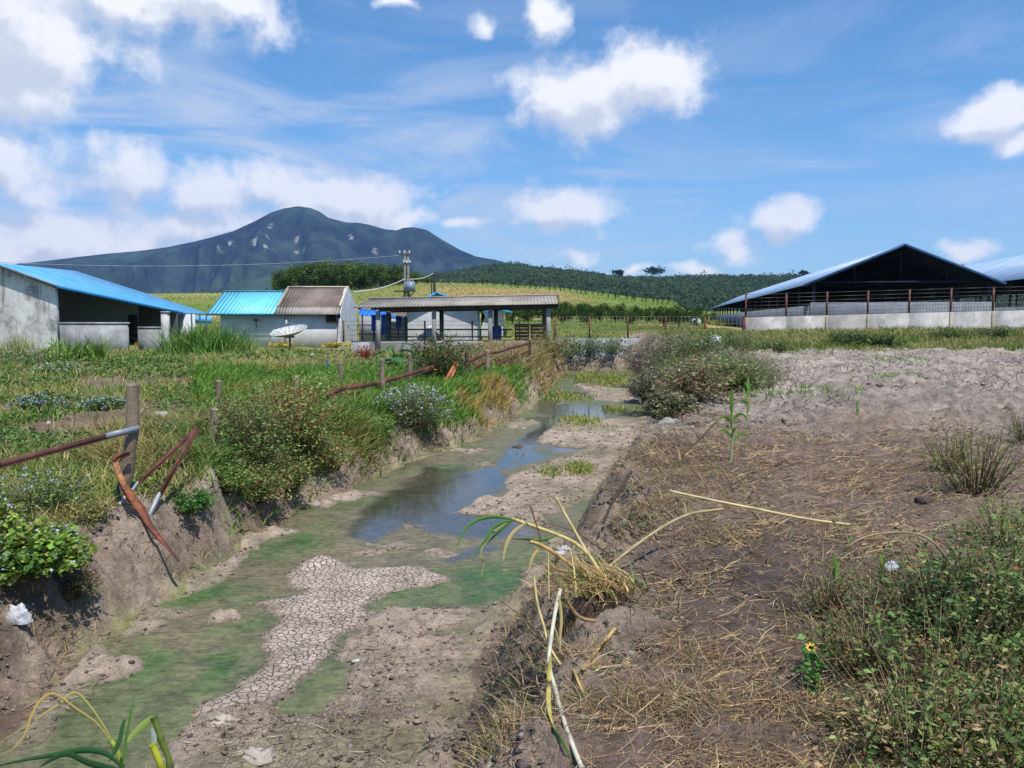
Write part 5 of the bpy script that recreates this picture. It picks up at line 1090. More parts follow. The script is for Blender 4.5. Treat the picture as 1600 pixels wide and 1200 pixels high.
# ------------------------------------------------------------ shrubs and plants
YG, MG, DG, RD, LIL = lin(150, 164, 84), lin(124, 144, 74), lin(98, 122, 66), lin(140, 74, 54), lin(168, 156, 190)
def sh(px, py, w, hpx, n, leaf, cols, label, name='shrub', cat='shrub', g=None, d=None, **k):
    b = gnd(px, py) if d is None else W(px, py, d)
    R = w/2/F*b[1]; H = hpx/F*b[1]*.92; return shrub(name, b, R*1.22, H*1.1, int(n*1.35), leaf, cols, label, cat, g, **k)
gl = 'shrubs on the left bank'
sh(395, 735, 120, 115, 5200, .05, [DG, MG, lin(118, 104, 70)], 'tangled green shrub with dry twigs on the left bank, right of the crossed bars', g=gl, sticks=16)
sh(455, 700, 130, 100, 5200, .055, [MG, YG, DG, RD], 'yellow green shrub with reddish leaves, in front of the middle of the fence line', g=gl, sticks=10)
sh(505, 735, 90, 60, 2600, .05, [lin(170, 152, 100), lin(140, 132, 74), MG], 'dry yellowish shrub at the foot of the left bank, above the grey clay ledge', g=gl, sticks=14)
sh(430, 655, 110, 60, 3200, .055, [RD, YG, MG, lin(150, 96, 60)], 'reddish leaved shrub around the post stump in the fence line', g=gl, sticks=10)
sh(500, 640, 80, 55, 2400, .055, [YG, MG], 'yellow green bush under the left end of the long bent rail', g=gl)
sh(360, 690, 90, 70, 3000, .05, [lin(124, 104, 74), MG, lin(104, 84, 60)], 'brown and green thicket round the buried post stump', g=gl, sticks=22)
sh(400, 785, 110, 60, 3000, .05, [lin(176, 158, 104), lin(128, 124, 70), DG], 'straw coloured bush hanging over the clay bank, right of the small bright weed', g=gl, sticks=16)
sh(300, 800, 75, 32, 1500, .045, [lin(84, 130, 56), lin(70, 112, 50)], 'small bright green weed on the bank below the crossed bars', name='weed', cat='weed')
sh(450, 768, 90, 60, 2600, .05, [DG, MG, lin(150, 130, 84)], 'dark green bush trailing down to the water, middle of the left bank', g=gl, sticks=8)
sh(350, 770, 80, 50, 2000, .05, [DG, MG], 'dark green bush behind the small bright weed', g=gl, sticks=6)
sh(640, 668, 110, 62, 4200, .055, [DG, lin(108, 110, 78)], 'grey green bush covered in lilac flower heads below the fence line', g=gl, flowers=([lin(172, 164, 180), lin(186, 182, 192)], 420), fsize=.045)
sh(587, 690, 60, 44, 1500, .06, [lin(86, 138, 44), MG], 'bright green leafy bush left of the lilac flowered bush', g=gl)
sh(690, 597, 95, 74, 4200, .09, [lin(60, 88, 44), lin(44, 70, 38), lin(124, 112, 60)], 'large dark glossy shrub in front of the shed wall, beside the orange plank', g='shrubs by the yard wall')
sh(735, 572, 60, 34, 1400, .10, [lin(120, 132, 100), lin(96, 112, 76)], 'grey green shrub in front of the grey shed wall, right of the dark glossy one', g='shrubs by the yard wall')
sh(571, 562, 34, 20, 900, .08, [lin(140, 50, 52), lin(112, 40, 44), lin(160, 70, 60)], 'small dark red leaved shrub on the lawn in front of the shed wall')
sh(860, 560, 70, 46, 2600, .09, [lin(132, 124, 80), MG, lin(150, 120, 86)], 'tall weedy bush at the top of the dry bank, by the last fence post', g='bushes at the ditch end', sticks=14)
sh(892, 560, 40, 44, 1500, .09, [YG, MG], 'light green bush in front of the left end of the ditch end wall', g='bushes at the ditch end')
sh(918, 578, 60, 38, 2400, .09, [lin(70, 112, 56), lin(88, 128, 60)], 'lush dark green bush below the ditch end wall, left one', g='bushes at the ditch end')
sh(958, 578, 52, 28, 2000, .09, [lin(84, 130, 56), MG], 'lush green bush below the ditch end wall, right one', g='bushes at the ditch end')
gr_ = 'shrubs on the right bank'; GR = [lin(120, 118, 92), lin(96, 104, 68), lin(132, 120, 104)]
for q, r, w, h, c, l in ((1010, 588, 70, 48, [lin(138, 122, 122), lin(104, 104, 76)], 'mauve grey shrub at the left edge of the thicket, overhanging the ditch end'), (1050, 575, 90, 56, GR, 'grey green shrub in the back of the right bank thicket'), (1095, 578, 90, 56, [lin(92, 116, 62), lin(110, 118, 76)], 'greener shrub in front of the two white sacks'),
        (1145, 560, 80, 38, [lin(104, 120, 70), lin(88, 104, 56)], 'green bush right of the white sacks'), (1035, 622, 90, 52, GR, 'dull grey green shrub low on the right bank above its dark hollow'), (1085, 625, 100, 60, [lin(116, 118, 78), lin(134, 110, 84)], 'brownish green shrub in the front of the thicket'),
        (1140, 612, 90, 50, [lin(110, 130, 66), lin(128, 128, 86)], 'green shrub dotted with white behind the taller thin cane'), (1045, 655, 80, 40, [lin(124, 118, 92), lin(100, 104, 66)], 'low shrub at the foot of the right bank beside the grey mud'), (1010, 625, 60, 36, [lin(112, 104, 88), lin(96, 92, 70)], 'dry shrub leaning over the mud at the left foot of the thicket'), (1210, 552, 60, 22, [lin(116, 130, 72), lin(96, 112, 60)], 'low bush at the near end of the pale wall')):
    sh(q, r, w, h, 3300, .085, c, l, g=gr_, sticks=10, flowers=([lin(176, 170, 160)], 34), fsize=.05)
for q, r, w, h, l in ((1318, 541, 50, 22, 'dark green bush on the verge, leftmost of three in front of the pale wall'), (1352, 543, 36, 20, 'dark green bush on the verge, the small middle one of three'), (1385, 545, 40, 24, 'dark green bush on the verge, rightmost of three in front of the pale wall'), (1480, 530, 60, 18, 'dull green bush on the verge under the right part of the pale wall'), (1555, 530, 60, 18, 'dull green bush on the verge near the right edge of the pale wall')):
    sh(q, r, w, h, 1500, .11, [lin(76, 98, 54), lin(98, 112, 64)], l, g='bushes on the wall verge')
def sword(name, px, py, w, hpx, n, bw, cols, label, lean=.6, cat='plant', g=None, seg=4, curl=1.):
    b = gnd(px, py); L = b; rt = thing(name, b, label, cat, g); R = w/2/F*b[1]; H = hpx/F*b[1]
    x = b[0]+rng.normal(0, R*.45, n); y = b[1]+rng.normal(0, R*.35, n); P = on(x, y); m = MB()
    blades(m, P-[0, 0, .03], H*(.55+.5*rng.random(n)), bw, lean*(.3+rng.random(n)), vary(cols, n, .25), seg, curl=curl); m.build('leaf_blades', M['leaf'], rt)
    m = MB(); k = max(3, n//25)
    for i in range(k): m.tube([P[i]-[0, 0, .05], P[i]+[0, 0, H*.25], P[i]+[rng.normal(0, .03)*H, 0, H*.55]], [bw*.35, bw*.3, bw*.15], 5, lin(140, 150, 84))
    m.build('stem', M['leaf'], rt); return rt
sword('elephant_grass', 322, 552, 120, 56, 900, .06, [lin(88, 132, 50), lin(66, 106, 42), lin(108, 148, 62)], 'dense tall clump of green cane grass between the white building and the house', lean=.7)
sword('elephant_grass', 372, 552, 50, 30, 260, .05, [lin(150, 156, 84), lin(112, 136, 66)], 'smaller yellowish grass clump at the right foot of the tall cane clump', lean=.8)
sword('agave', 118, 563, 100, 50, 130, .10, [lin(120, 148, 62), lin(92, 128, 52)], 'clump of long leaning sword leaves in front of the low grey wall', lean=1.0)
sword('agave', 160, 563, 30, 46, 36, .10, [lin(116, 146, 56), lin(96, 130, 50)], 'upright fan of sword leaves right of the leaning clump', lean=.35)
sword('dry_grass_clump', 30, 556, 60, 42, 260, .03, [lin(170, 168, 120), lin(120, 136, 72)], 'thin pale seeding grass in front of the stained gable wall', lean=.4)
for q, r, w, h, l, fc in ((40, 572, 90, 22, 'low weed with pale lilac flowers at the left edge below the stained wall', [LIL, lin(205, 205, 210)]), (165, 640, 60, 18, 'low weed patch with pale blue flowers left of the tall post', [lin(165, 175, 205)]), (90, 585, 70, 18, 'low leafy weed with white flowers below the sword leaf clump', [lin(215, 215, 215)]), (60, 645, 60, 26, 'round dark weed on the bare soil near the left edge', [lin(150, 160, 195)]), (235, 545, 40, 12, 'flowering weed with orange blooms under the short grey wall', [lin(225, 160, 60)])):
    sh(q, r, w, h, 1300, .07, [lin(96, 122, 56), lin(80, 108, 50)], l, name='flowering_weed', cat='weed', g='flowering weeds on the left field', flowers=(fc, 130), fsize=.05)
for q, w, l in ((445, 46, 'row of yellow flowers in front of the house, below the dish'), (560, 40, 'yellow flowers at the corner of the house beside the shed wall'), (522, 30, 'yellow flowers under the small brown window of the house')):
    sh(q, 544, w, 9, 500, .10, [lin(112, 132, 56)], l, name='yellow_flowers', cat='flowers', g='yellow flowers along the house', flowers=([lin(235, 190, 40)], 160), fsize=.09)
def taro():
    b = gnd(618, 578); rt = thing('taro_plant', b, 'big leaved taro plant with dark drooping leaves beside the red shrub', 'plant'); k = 0
    for a, e, s in ((.4, .9, .55), (1.6, .7, .6), (2.8, .9, .5), (3.9, .5, .55), (5.1, .6, .5), (0, 1.2, .45), (2.2, .35, .4), (4.5, 1.1, .4)):
        D = np.array([math.cos(a), math.sin(a), 0]); base = b+D*.35+[0, 0, e*.9]; m = MB(); U = np.array([0, 0, 1.]); Sd = np.cross(D, U); V = []
        for t, w in ((-.25, .25), (0, .5), (.4, .48), (.8, .25), (1.1, .02)): V += [base+D*t*s-Sd*w*s-U*(.35*t*t+.12)*s, base+D*t*s-U*.3*t*t*s, base+D*t*s+Sd*w*s-U*(.35*t*t+.12)*s]
        m.add(V, [[i*3+j, i*3+j+1, i*3+j+4, i*3+j+3] for i in range(4) for j in range(2)], lin(58, 100, 50)*random.uniform(.8, 1.3)); m.build('leaf', M['leaf'], rt, smooth=True)
        m = MB(); m.tube([b, b+D*.15+[0, 0, e*.5], base], [.03, .025, .015], 5, lin(110, 130, 80)); m.build('stalk', M['leaf'], rt)
taro()

# sacks, scraps and rubbish
def crumple(name, px, py, w, h, col, label, cat, d=None, hole=0, sh_=.6, **_):
    b = gnd(px, py) if d is None else W(px, py, d); R = w/2/F*b[1]; H = h/F*b[1]; nu, nv = 22, 12; V = []
    s0 = random.random()*50
    for i in range(nv+1):
        for j in range(nu):
            th = 2*PI*j/nu; ph = PI/2*i/nv; r = math.cos(ph)**.7; k = 1+.55*sh_*(float(vn(3*math.cos(th)*r+s0, 3*math.sin(th)*r+2*ph, 3))-.5)+.22*sh_*(float(vn(9*math.cos(th)*r+s0, 9*math.sin(th)*r+5*ph, 4))-.5)
            V.append([b[0]+R*r*k*math.cos(th), b[1]+R*.8*r*k*math.sin(th), b[2]-.01+H*math.sin(ph)*k])
    m = MB(); m.add(V, [[i*nu+j, i*nu+(j+1) % nu, (i+1)*nu+(j+1) % nu, (i+1)*nu+j] for i in range(nv) for j in range(nu)], col); return m.build(name, M['plastic'], loc=tuple(float(a) for a in b), label=label, cat=cat)
Wp = lin(215, 216, 220)
crumple('white_sack', 1117, 541, 22, 17, Wp, 'bulging white sack standing in the thicket, the right one of two', 'sack', sh_=.9); crumple('white_sack', 1096, 545, 20, 13, Wp, 'white sack half hidden by leaves, the left one of two', 'sack', sh_=.9)
crumple('plastic_bag', 30, 972, 34, 26, lin(200, 202, 206), 'crumpled white and black plastic bag stuck in the left bank at the frame edge', 'plastic bag', sh_=1.3)
crumple('plastic_bag', 880, 868, 24, 15, Wp, 'crumpled white plastic bag behind the broken cane clump', 'plastic bag', sh_=1.3)
crumple('plastic_bag', 405, 1183, 52, 13, lin(176, 166, 152), 'dirty pale plastic sheet lying on the mud at the bottom of the picture', 'plastic bag', sh_=1.3)
crumple('plastic_bag', 352, 1128, 44, 9, lin(190, 178, 160), 'muddy cream coloured bag on the near mud flat', 'plastic bag', sh_=1.6)
crumple('plastic_bag', 1390, 892, 34, 16, lin(176, 186, 192), 'small pale plastic scrap at the edge of the right foreground weeds', 'plastic bag', sh_=1.3)
crumple('plastic_scrap', 58, 1176, 14, 8, lin(120, 200, 190), 'tiny turquoise plastic scrap in the bottom left corner', 'litter', sh_=1.2)
for q, r, l in ((488, 581, 'white scrap of litter on the lawn in front of the house'), (487, 556, 'smaller white scrap of litter higher on the lawn'), (745, 736, 'white scrap floating in the sky blue water'), (818, 672, 'white scrap in the water near the bright green bank')):
    crumple('litter_scrap', q, r, 8, 4, Wp, l, 'litter', sh_=1.)
cb = gnd(557, 1034); m = MB(); m.box(cb+[0, 0, .01], (.085, .05, .018), lin(205, 200, 188), .3); co = m.build('carton_scrap', M['plastic'], loc=tuple(cb), label='small flattened pale carton on the mud, right of the cracked tongue', cat='litter')
bp = gnd(513, 584); m = MB(); m.tube([bp-[0, 0, .1], W(511, 562, bp[1])], .035, 6, lin(50, 110, 160)); m.build('blue_stake', M['plain'], loc=tuple(bp), label='short blue pipe stuck upright in the lawn in front of the house', cat='stake')
def stone(px, py, w, h, label, col):
    b = gnd(px, py); R = w/2/F*b[1]; H = h/F*b[1]; m = MB(); V = []; s0 = random.random()*9
    for i in range(9):
        for j in range(16):
            th = 2*PI*j/16; ph = -.5+(PI/2+.5)*i/8; r = math.cos(ph); k = 1+.7*(float(vn(2*math.cos(th)*r+s0, 2*math.sin(th)*r+2*ph, 3))-.5); V.append([b[0]+R*r*k*math.cos(th), b[1]+R*.8*r*k*math.sin(th), b[2]+H*math.sin(ph)*k])
    m.add(V, [[i*16+j, i*16+(j+1) % 16, (i+1)*16+(j+1) % 16, (i+1)*16+j] for i in range(8) for j in range(16)], col); m.build('stone', M['soilrock'], loc=tuple(b), label=label, cat='stone')
stone(252, 652, 26, 9, 'flat grey stone on the bare soil right of the tall post', lin(170, 165, 160)); stone(77, 662, 9, 5, 'small pale stone on the soil near the left edge', lin(190, 185, 180)); stone(492, 792, 26, 8, 'pale stone at the water edge below the trailing bush', lin(170, 160, 148)); stone(552, 785, 12, 7, 'small pale stone standing in the water', lin(180, 172, 160))
stone(1445, 785, 26, 12, 'dark clod lying on the brown soil left of the green weeds', lin(98, 84, 76)); stone(810, 703, 22, 7, 'dark lump of mud in the middle of the stream', lin(96, 78, 66)); stone(1045, 662, 40, 9, 'grey slab of clay at the foot of the right thicket', lin(160, 158, 150))

# ------------------------------------------------------------ canes, stalks and sticks
def ribbon(m, P, w, col, fold=.25):
    P = np.array(P, float); n = len(P); T = np.gradient(P, axis=0); T /= np.linalg.norm(T, axis=1)[:, None]+1e-9
    Sd = np.cross(T, np.array([.15, 1, .2])); Sd /= np.linalg.norm(Sd, axis=1)[:, None]+1e-9; Up = np.cross(Sd, T); t = np.linspace(0, 1, n)
    ww = (w*np.minimum(1, .35+3*t)*(1-t**2.5)+.001)[:, None]; V = np.stack([P-Sd*ww/2+Up*ww*fold, P, P+Sd*ww/2+Up*ww*fold], 1).reshape(-1, 3); i = np.arange(n-1)[:, None]*3
    col = np.asarray(col); c = np.repeat(col, 3, 0) if col.ndim == 2 else col
    m.add(V, np.vstack([i+[0, 1, 4, 3], i+[1, 2, 5, 4]]), c)
def smooth_path(P, k=5):
    P = np.array(P, float); n = len(P); t = np.linspace(0, n-1, (n-1)*k+1); out = []
    for a in t:
        i = min(int(a), n-2); f = a-i; p0, p1, p2, p3 = P[max(i-1, 0)], P[i], P[i+1], P[min(i+2, n-1)]
        out.append(.5*((2*p1)+(-p0+p2)*f+(2*p0-5*p1+4*p2-p3)*f*f+(-p0+3*p1-3*p2+p3)*f**3))
    return np.array(out)
def path(pts, ds):
    out = []
    for p, d in zip(pts, ds):
        g = gnd(*p); out.append(g if d is None else (W(*p, d) if d < g[1]-.02 or g[1] > 400 else W(*p, g[1]*.99-.03)))
    return out
def corn(px, py, ytop, label, nl, stemc, w=.045, seed=1, sr=.012, thin=0):
    random.seed(seed); b = gnd(px, py); H = (py-ytop)/F*b[1]; rt = thing('cane_plant', b, label, 'cane plant', 'young cane plants on the right bank'); m = MB()
    S_ = [b-[0, 0, .05]+np.array([.02*math.sin(3*t), 0, H*.8*t+.05*0]) for t in np.linspace(0, 1, 9)]; m.tube(S_, np.linspace(sr*1.25, sr*.6, 9), 7, np.array([stemc*(1-t)+lin(120, 158, 60)*t for t in np.linspace(0, 1, 9)])); m.build('stem', M['leaf'], rt)
    for i in range(nl):
        f = (.55+.42*i/nl) if thin else (.35+.6*i/nl); a = i*2.4+random.random(); L = H*(random.uniform(.10, .17) if thin else random.uniform(.24, .42)); s = b+np.array([.02*math.sin(3*f), 0, H*.8*f]); D = np.array([math.cos(a), math.sin(a)*.7, 0]); dr = random.uniform(.2, .9) if i < nl-2 else 0.02
        P = [s+D*L*t*(.25+.5*dr)+np.array([0, 0, L*(t*1.1-dr*1.3*t*t)]) for t in np.linspace(0, 1, 9)]; m = MB(); ribbon(m, P, w*.8, lin(116, 152, 62)*random.uniform(.75, 1.2)); m.build('leaf', M['leaf'], rt, smooth=True)
corn(1141, 725, 606, 'short bright green young cane growing on the right mound', 8, lin(190, 196, 150), .05, 1)
corn(1164, 712, 560, 'taller thin cane with a few leaves at its top, behind the short bright one', 4, lin(178, 164, 116), .05, 2, .008, 1)
corn(1338, 655, 626, 'pair of tiny pale cane shoots alone in the grey field', 6, lin(150, 160, 90), .04, 3, .01)
corn(1302, 930, 868, 'low clump of green cane leaves at the left edge of the right foreground weeds', 7, lin(120, 150, 70), .03, 5, .006)
corn(1372, 925, 862, 'small leaning cane shoot just above the pale plastic scrap', 4, lin(120, 150, 70), .03, 6, .005)
CN = lin(214, 196, 142)
def stalk(label, pts, ds, r, col=CN, name='cut_cane', cat='cane', leavesL=(), nodes=True, group=None):
    P = smooth_path(path(pts, ds)); P[:, 2] += r*.6; rt = thing(name, P[0], label, cat, group); n = len(P); rr = np.full(n, r); cc = np.tile(col, (n, 1))*(.85+.3*rng.random((n, 1)))
    if nodes: rr[::5] *= 1.25; cc[::5] *= .7
    m = MB(); m.tube(P, rr, 7, cc); m.build('stem', M['leaf'], rt)
    for q in leavesL:
        m = MB(); ribbon(m, smooth_path(path(q[0], q[1])), q[2], q[3]); m.build('leaf', M['leaf'], rt, smooth=True)
    return rt
def lift(pts, h):     # path resting a little above the ground
    return [tuple(p) for p in pts]
GRN, DRY = lin(96, 146, 60), lin(216, 188, 124)
stalk('long pale cut cane lying across the brown soil, pointing right', [(1046, 768), (1100, 780), (1180, 796), (1260, 812), (1328, 821)], [5.75, 5.7, 5.6, 5.55, 5.5], .009)
stalk('bent greyish cane arching from the broken clump towards the upper right', [(945, 892), (985, 860), (1035, 825), (1080, 804), (1130, 797)], [4.75, 5.0, 5.3, 5.5, 5.6], .010, lin(176, 158, 118))
stalk('thin dark branch lying on the straw between the two young canes', [(1164, 738), (1195, 733), (1230, 722), (1272, 714)], [None]*4, .014, lin(96, 74, 56), 'fallen_branch', 'branch', nodes=False)
stalk('dark stick leaning against the mound left of the short green cane', [(1066, 713), (1090, 690), (1124, 655)], [9.6, 9.7, 9.9], .012, lin(90, 68, 50), 'stick', 'stick', nodes=False)
stalk('dark forked branch leaning above the white bag on the ditch bank', [(942, 820), (955, 790), (972, 762), (986, 738)], [6.6, 6.7, 6.8, 6.9], .012, lin(70, 52, 42), 'stick', 'stick', nodes=False)
stalk('thin arched dry twig over the weeds at the right', [(1310, 872), (1335, 848), (1370, 836), (1425, 834), (1460, 850), (1490, 890)], [3.9, 3.9, 3.9, 3.85, 3.8, 3.8], .006, lin(160, 140, 108), 'dry_twig', 'twig', nodes=False)
stalk('pale grey root lying on the dark soil in the right foreground', [(1130, 1000), (1160, 1003), (1180, 1030), (1212, 1062), (1245, 1066)], [None]*5, .006, lin(150, 138, 122), 'root', 'root', nodes=False)
stalk('thick pale branch lying under the right foreground weeds', [(1215, 1066), (1260, 1058), (1330, 1060), (1420, 1048), (1470, 1040)], [None]*5, .016, lin(140, 122, 100), 'fallen_branch', 'branch', nodes=False)
stalk('floating pale reed stem on the murky water in the lower left', [(224, 1102), (245, 1090), (262, 1078), (281, 1064)], [None]*4, .009, lin(206, 194, 160), 'floating_reed', 'reed')
stalk('long thin drowned stem left of the floating reed stem', [(100, 1124), (140, 1124), (175, 1115), (205, 1107)], [None]*4, .006, lin(150, 138, 112), 'floating_reed', 'reed')
stalk('short pale stick floating on the green algae', [(310, 1023), (320, 1022), (330, 1022)], [None]*3, .006, lin(206, 194, 160), 'floating_reed', 'reed')
stalk('short pale stick lying on the mud by the small carton', [(630, 1030), (648, 1029), (664, 1027)], [None]*3, .006, lin(196, 184, 156), 'stick', 'stick')
stalk('grey stick on the muck above the small carton', [(570, 1014), (600, 1017), (630, 1020)], [None]*3, .009, lin(140, 124, 106), 'stick', 'stick', nodes=False)
# the broken cane clump on the bank
CG = 'broken canes of the uprooted clump'
stalk('broken cane bent over the ditch with long drooping green leaves', [(946, 908), (925, 875), (898, 850), (868, 836), (835, 824), (800, 812)], [4.55]*6, .010, lin(206, 188, 120), 'broken_cane', 'cane', [
    ([(800, 812), (770, 808), (740, 816), (722, 835), (713, 862)], [4.55]*5, .022, GRN), ([(805, 812), (775, 822), (758, 845), (748, 858), (737, 880)], [4.5]*5, .018, GRN*.9),
    ([(820, 818), (800, 835), (790, 855), (786, 878)], [4.5]*4, .022, DRY), ([(795, 815), (768, 835), (752, 860), (755, 885), (751, 902)], [4.6]*5, .014, lin(176, 172, 110)), ([(800, 814), (790, 822), (770, 840), (760, 852)], [4.62]*4, .016, GRN*.8), ([(868, 838), (845, 845), (820, 843), (795, 842)], [4.6]*4, .016, GRN)], group=CG)
stalk('straight yellow broken cane rising from the clump to the upper left', [(946, 908), (918, 865), (893, 822), (868, 778)], [4.5, 4.55, 4.6, 4.65], .008, CN, 'broken_cane', 'cane', [([(880, 800), (868, 780), (855, 775), (847, 790)], [4.6]*4, .015, lin(190, 170, 120))], group=CG)
stalk('straw coloured broken cane lying low to the left of the clump', [(942, 922), (905, 895), (870, 868), (842, 852), (828, 848)], [4.5]*5, .011, lin(196, 160, 96), 'broken_cane', 'cane', [([(842, 858), (832, 872), (825, 895)], [4.45]*3, .018, DRY), ([(900, 895), (870, 890), (850, 872)], [4.45]*3, .02, DRY*.8)], group=CG)
stalk('thin reddish twig sticking up out of the clump', [(845, 846), (838, 820), (828, 790)], [4.5]*3, .004, lin(122, 78, 56), 'stick', 'twig', nodes=False)
stalk('white sheathed broken cane hanging down the bank in the foreground', [(876, 922), (869, 950), (861, 1000), (858, 1040), (868, 1080), (876, 1112), (890, 1155), (910, 1205)], [3.55, 3.5, 3.4, 3.32, 3.25, 3.2, 3.12, 3.0], .009, lin(212, 206, 184), 'broken_cane', 'cane', [
    ([(860, 1025), (857, 1070), (858, 1115), (870, 1150), (892, 1183)], [3.3, 3.25, 3.2, 3.15, 3.1], .02, lin(198, 184, 100)), ([(858, 1110), (866, 1140), (880, 1165), (893, 1184)], [3.15]*4, .022, GRN*.8), ([(873, 930), (877, 965), (875, 1000), (876, 1018)], [3.5]*4, .014, DRY)], group=CG)
stalk('yellow dry cane leaf stem standing left of the white sheathed cane', [(834, 900), (840, 945), (850, 980), (858, 1010), (876, 1040)], [3.6, 3.55, 3.5, 3.45, 3.4], .006, lin(206, 188, 124), 'broken_cane', 'cane', group=CG)
stalk('short broken cane stub forming a hook under the clump', [(880, 928), (895, 955), (910, 968), (932, 972)], [4.1]*4, .010, lin(156, 130, 88), 'broken_cane', 'cane', group=CG)
stalk('yellow broken cane low on the clump, with two small green leaves', [(912, 1045), (930, 1022), (948, 1000), (960, 985)], [3.9, 3.95, 4.0, 4.05], .009, lin(204, 176, 110), 'broken_cane', 'cane', [([(948, 1008), (958, 1022), (965, 1030)], [3.9]*3, .018, GRN), ([(935, 1020), (930, 1040), (926, 1052)], [3.9]*3, .014, GRN), ([(950, 1000), (940, 1030), (928, 1065)], [3.85]*3, .012, DRY)], group=CG)
stalk('thin yellow leaf stem bent at the bottom of the clump', [(890, 1030), (900, 1058), (912, 1085)], [3.8]*3, .006, lin(204, 176, 110), 'broken_cane', 'cane', group=CG)
def rootball():
    b = W(945, 960, 4.25); b[2] = zgs(b[0], b[1]); rt = thing('uprooted_clump', b, 'uprooted brown root mass of the broken canes hanging on the ditch bank', 'root clump'); m = MB(); n = 5200
    a = rng.random(n)*6.28; r = .22*np.sqrt(rng.random(n)); top = W(945, 915, 4.4)
    P = np.stack([top[0]+r*np.cos(a)*1.0-.02, top[1]+r*np.sin(a)*.8, top[2]-.25*r/.22-.05*rng.random(n)+.02], 1)
    blades(m, P, -(.10+.30*rng.random(n)), .006, .5*rng.random(n), vary([lin(128, 104, 78), lin(96, 76, 58), lin(166, 142, 104), lin(72, 56, 44)], n, .3), 3); m.build('roots', M['leaf'], rt)
    m = MB(); n = 330; P = np.stack([top[0]+rng.normal(0, .11, n), top[1]+rng.normal(0, .08, n), top[2]+rng.normal(-.02, .03, n)], 1); az = rng.normal(2.6, .9, n)
    blades(m, P, .06+.26*rng.random(n)**1.5, .009, .8+1.2*rng.random(n), vary([lin(190, 156, 100), lin(150, 118, 78), lin(126, 100, 72), DRY*.9, lin(110, 134, 64)], n, .3), 4, az=az); m.build('dry_leaves', M['leaf'], rt)
    m = MB(); P = [];
    V = []
    for i in range(9):
        for j in range(14): th = 2*PI*j/14; ph = -1.3+2.4*i/8; k = 1+.5*(float(vn(3*math.cos(th)+ph*2, 3*math.sin(th), 5))-.5); V.append([top[0]-.01+.17*math.cos(ph)*k*math.cos(th), top[1]+.14*math.cos(ph)*k*math.sin(th), top[2]-.17+.16*math.sin(ph)*k])
    m.add(V, [[i*14+j, i*14+(j+1) % 14, (i+1)*14+(j+1) % 14, (i+1)*14+j] for i in range(8) for j in range(14)], lin(84, 68, 56)); m.build('root_core', M['soilrock'], rt, smooth=True)
rootball()
# reeds in the bottom left corner
RG = 'broken reeds in the bottom left corner'
stalk('thick green reed broken into a sharp upright angle', [(262, 1262), (266, 1200), (252, 1158), (241, 1122)], [3.3]*4, .013, lin(112, 130, 62), 'broken_reed', 'reed', [([(241, 1120), (222, 1136), (205, 1152), (199, 1160)], [3.3, 3.28, 3.26, 3.25], .035, lin(132, 150, 76)), ([(236, 1138), (239, 1155), (240, 1170), (248, 1190)], [3.25]*4, .028, lin(176, 190, 180))], group=RG)
stalk('yellow green reed stub to the left of the broken thick reed', [(262, 1240), (252, 1200), (238, 1166)], [3.2]*3, .014, lin(186, 190, 60), 'broken_reed', 'reed', group=RG)
stalk('green reed with folded yellow leaves spreading to the left', [(196, 1262), (190, 1200), (182, 1172), (172, 1158)], [3.4]*4, .010, lin(160, 176, 70), 'reed', 'reed', [
    ([(172, 1158), (150, 1130), (118, 1108), (84, 1085), (62, 1096), (48, 1120), (38, 1148), (20, 1170), (-10, 1184)], [3.4]*9, .014, lin(214, 182, 104)),
    ([(176, 1160), (150, 1118), (118, 1083), (90, 1102), (50, 1128), (0, 1160)], [3.42]*6, .013, lin(200, 190, 110)),
    ([(190, 1200), (165, 1180), (130, 1174), (90, 1180), (40, 1188), (-20, 1200)], [3.2]*6, .035, lin(62, 104, 60)), ([(190, 1206), (140, 1196), (100, 1180), (60, 1200)], [3.15]*4, .04, lin(50, 88, 50)),
    ([(192, 1195), (196, 1160), (203, 1120), (211, 1082)], [3.35]*4, .014, lin(96, 140, 60)), ([(170, 1190), (185, 1160), (192, 1130), (198, 1124)], [3.3]*4, .022, lin(70, 110, 58))], group=RG)
# weeds in the right foreground
RF = 'shrubby weeds in the right foreground'
def rweed(px, py, w, h, n, leaf, cols, label, st=10, **k): return sh(px, py, w*1.1, h, int(n*.62), leaf*.85, cols, label, name='shrubby_weed', cat='weed', g=RF, sticks=int(st*2.2), spread=.42, nst=16, ar=.38, **k)
rweed(1525, 770, 150, 110, 2600, .030, [lin(104, 134, 56), lin(84, 114, 48), lin(134, 140, 70)], 'tall bright green weed at the right edge, on the brown soil', 14)
rweed(1480, 740, 90, 70, 1200, .03, [lin(96, 110, 60), lin(116, 100, 68)], 'thin twiggy weed with dark tips left of the bright green weed', 22)
rweed(1595, 690, 40, 60, 700, .03, [lin(76, 100, 56), lin(96, 110, 66)], 'dark weed cut by the right edge, above the bright green weed', 8)
rweed(1570, 860, 110, 90, 2600, .028, [lin(100, 134, 52), lin(120, 148, 66)], 'dense fresh green weed low at the right edge', 6)
rweed(1440, 990, 180, 120, 2600, .034, [lin(84, 104, 54), lin(64, 88, 46), lin(128, 116, 70)], 'dark leafy shrub with bent twigs in the middle of the right foreground', 26, flowers=([lin(196, 120, 70)], 16), fsize=.02)
rweed(1535, 1010, 230, 170, 5200, .036, [lin(76, 100, 50), lin(58, 82, 44), lin(96, 118, 60)], 'large dark green leafy shrub filling the right edge of the foreground', 24, flowers=([lin(206, 120, 60)], 20), fsize=.02)
rweed(1350, 1060, 150, 110, 1700, .032, [lin(110, 112, 66), lin(146, 130, 86), lin(80, 96, 50)], 'dry twiggy weed right of the yellow flower', 34)
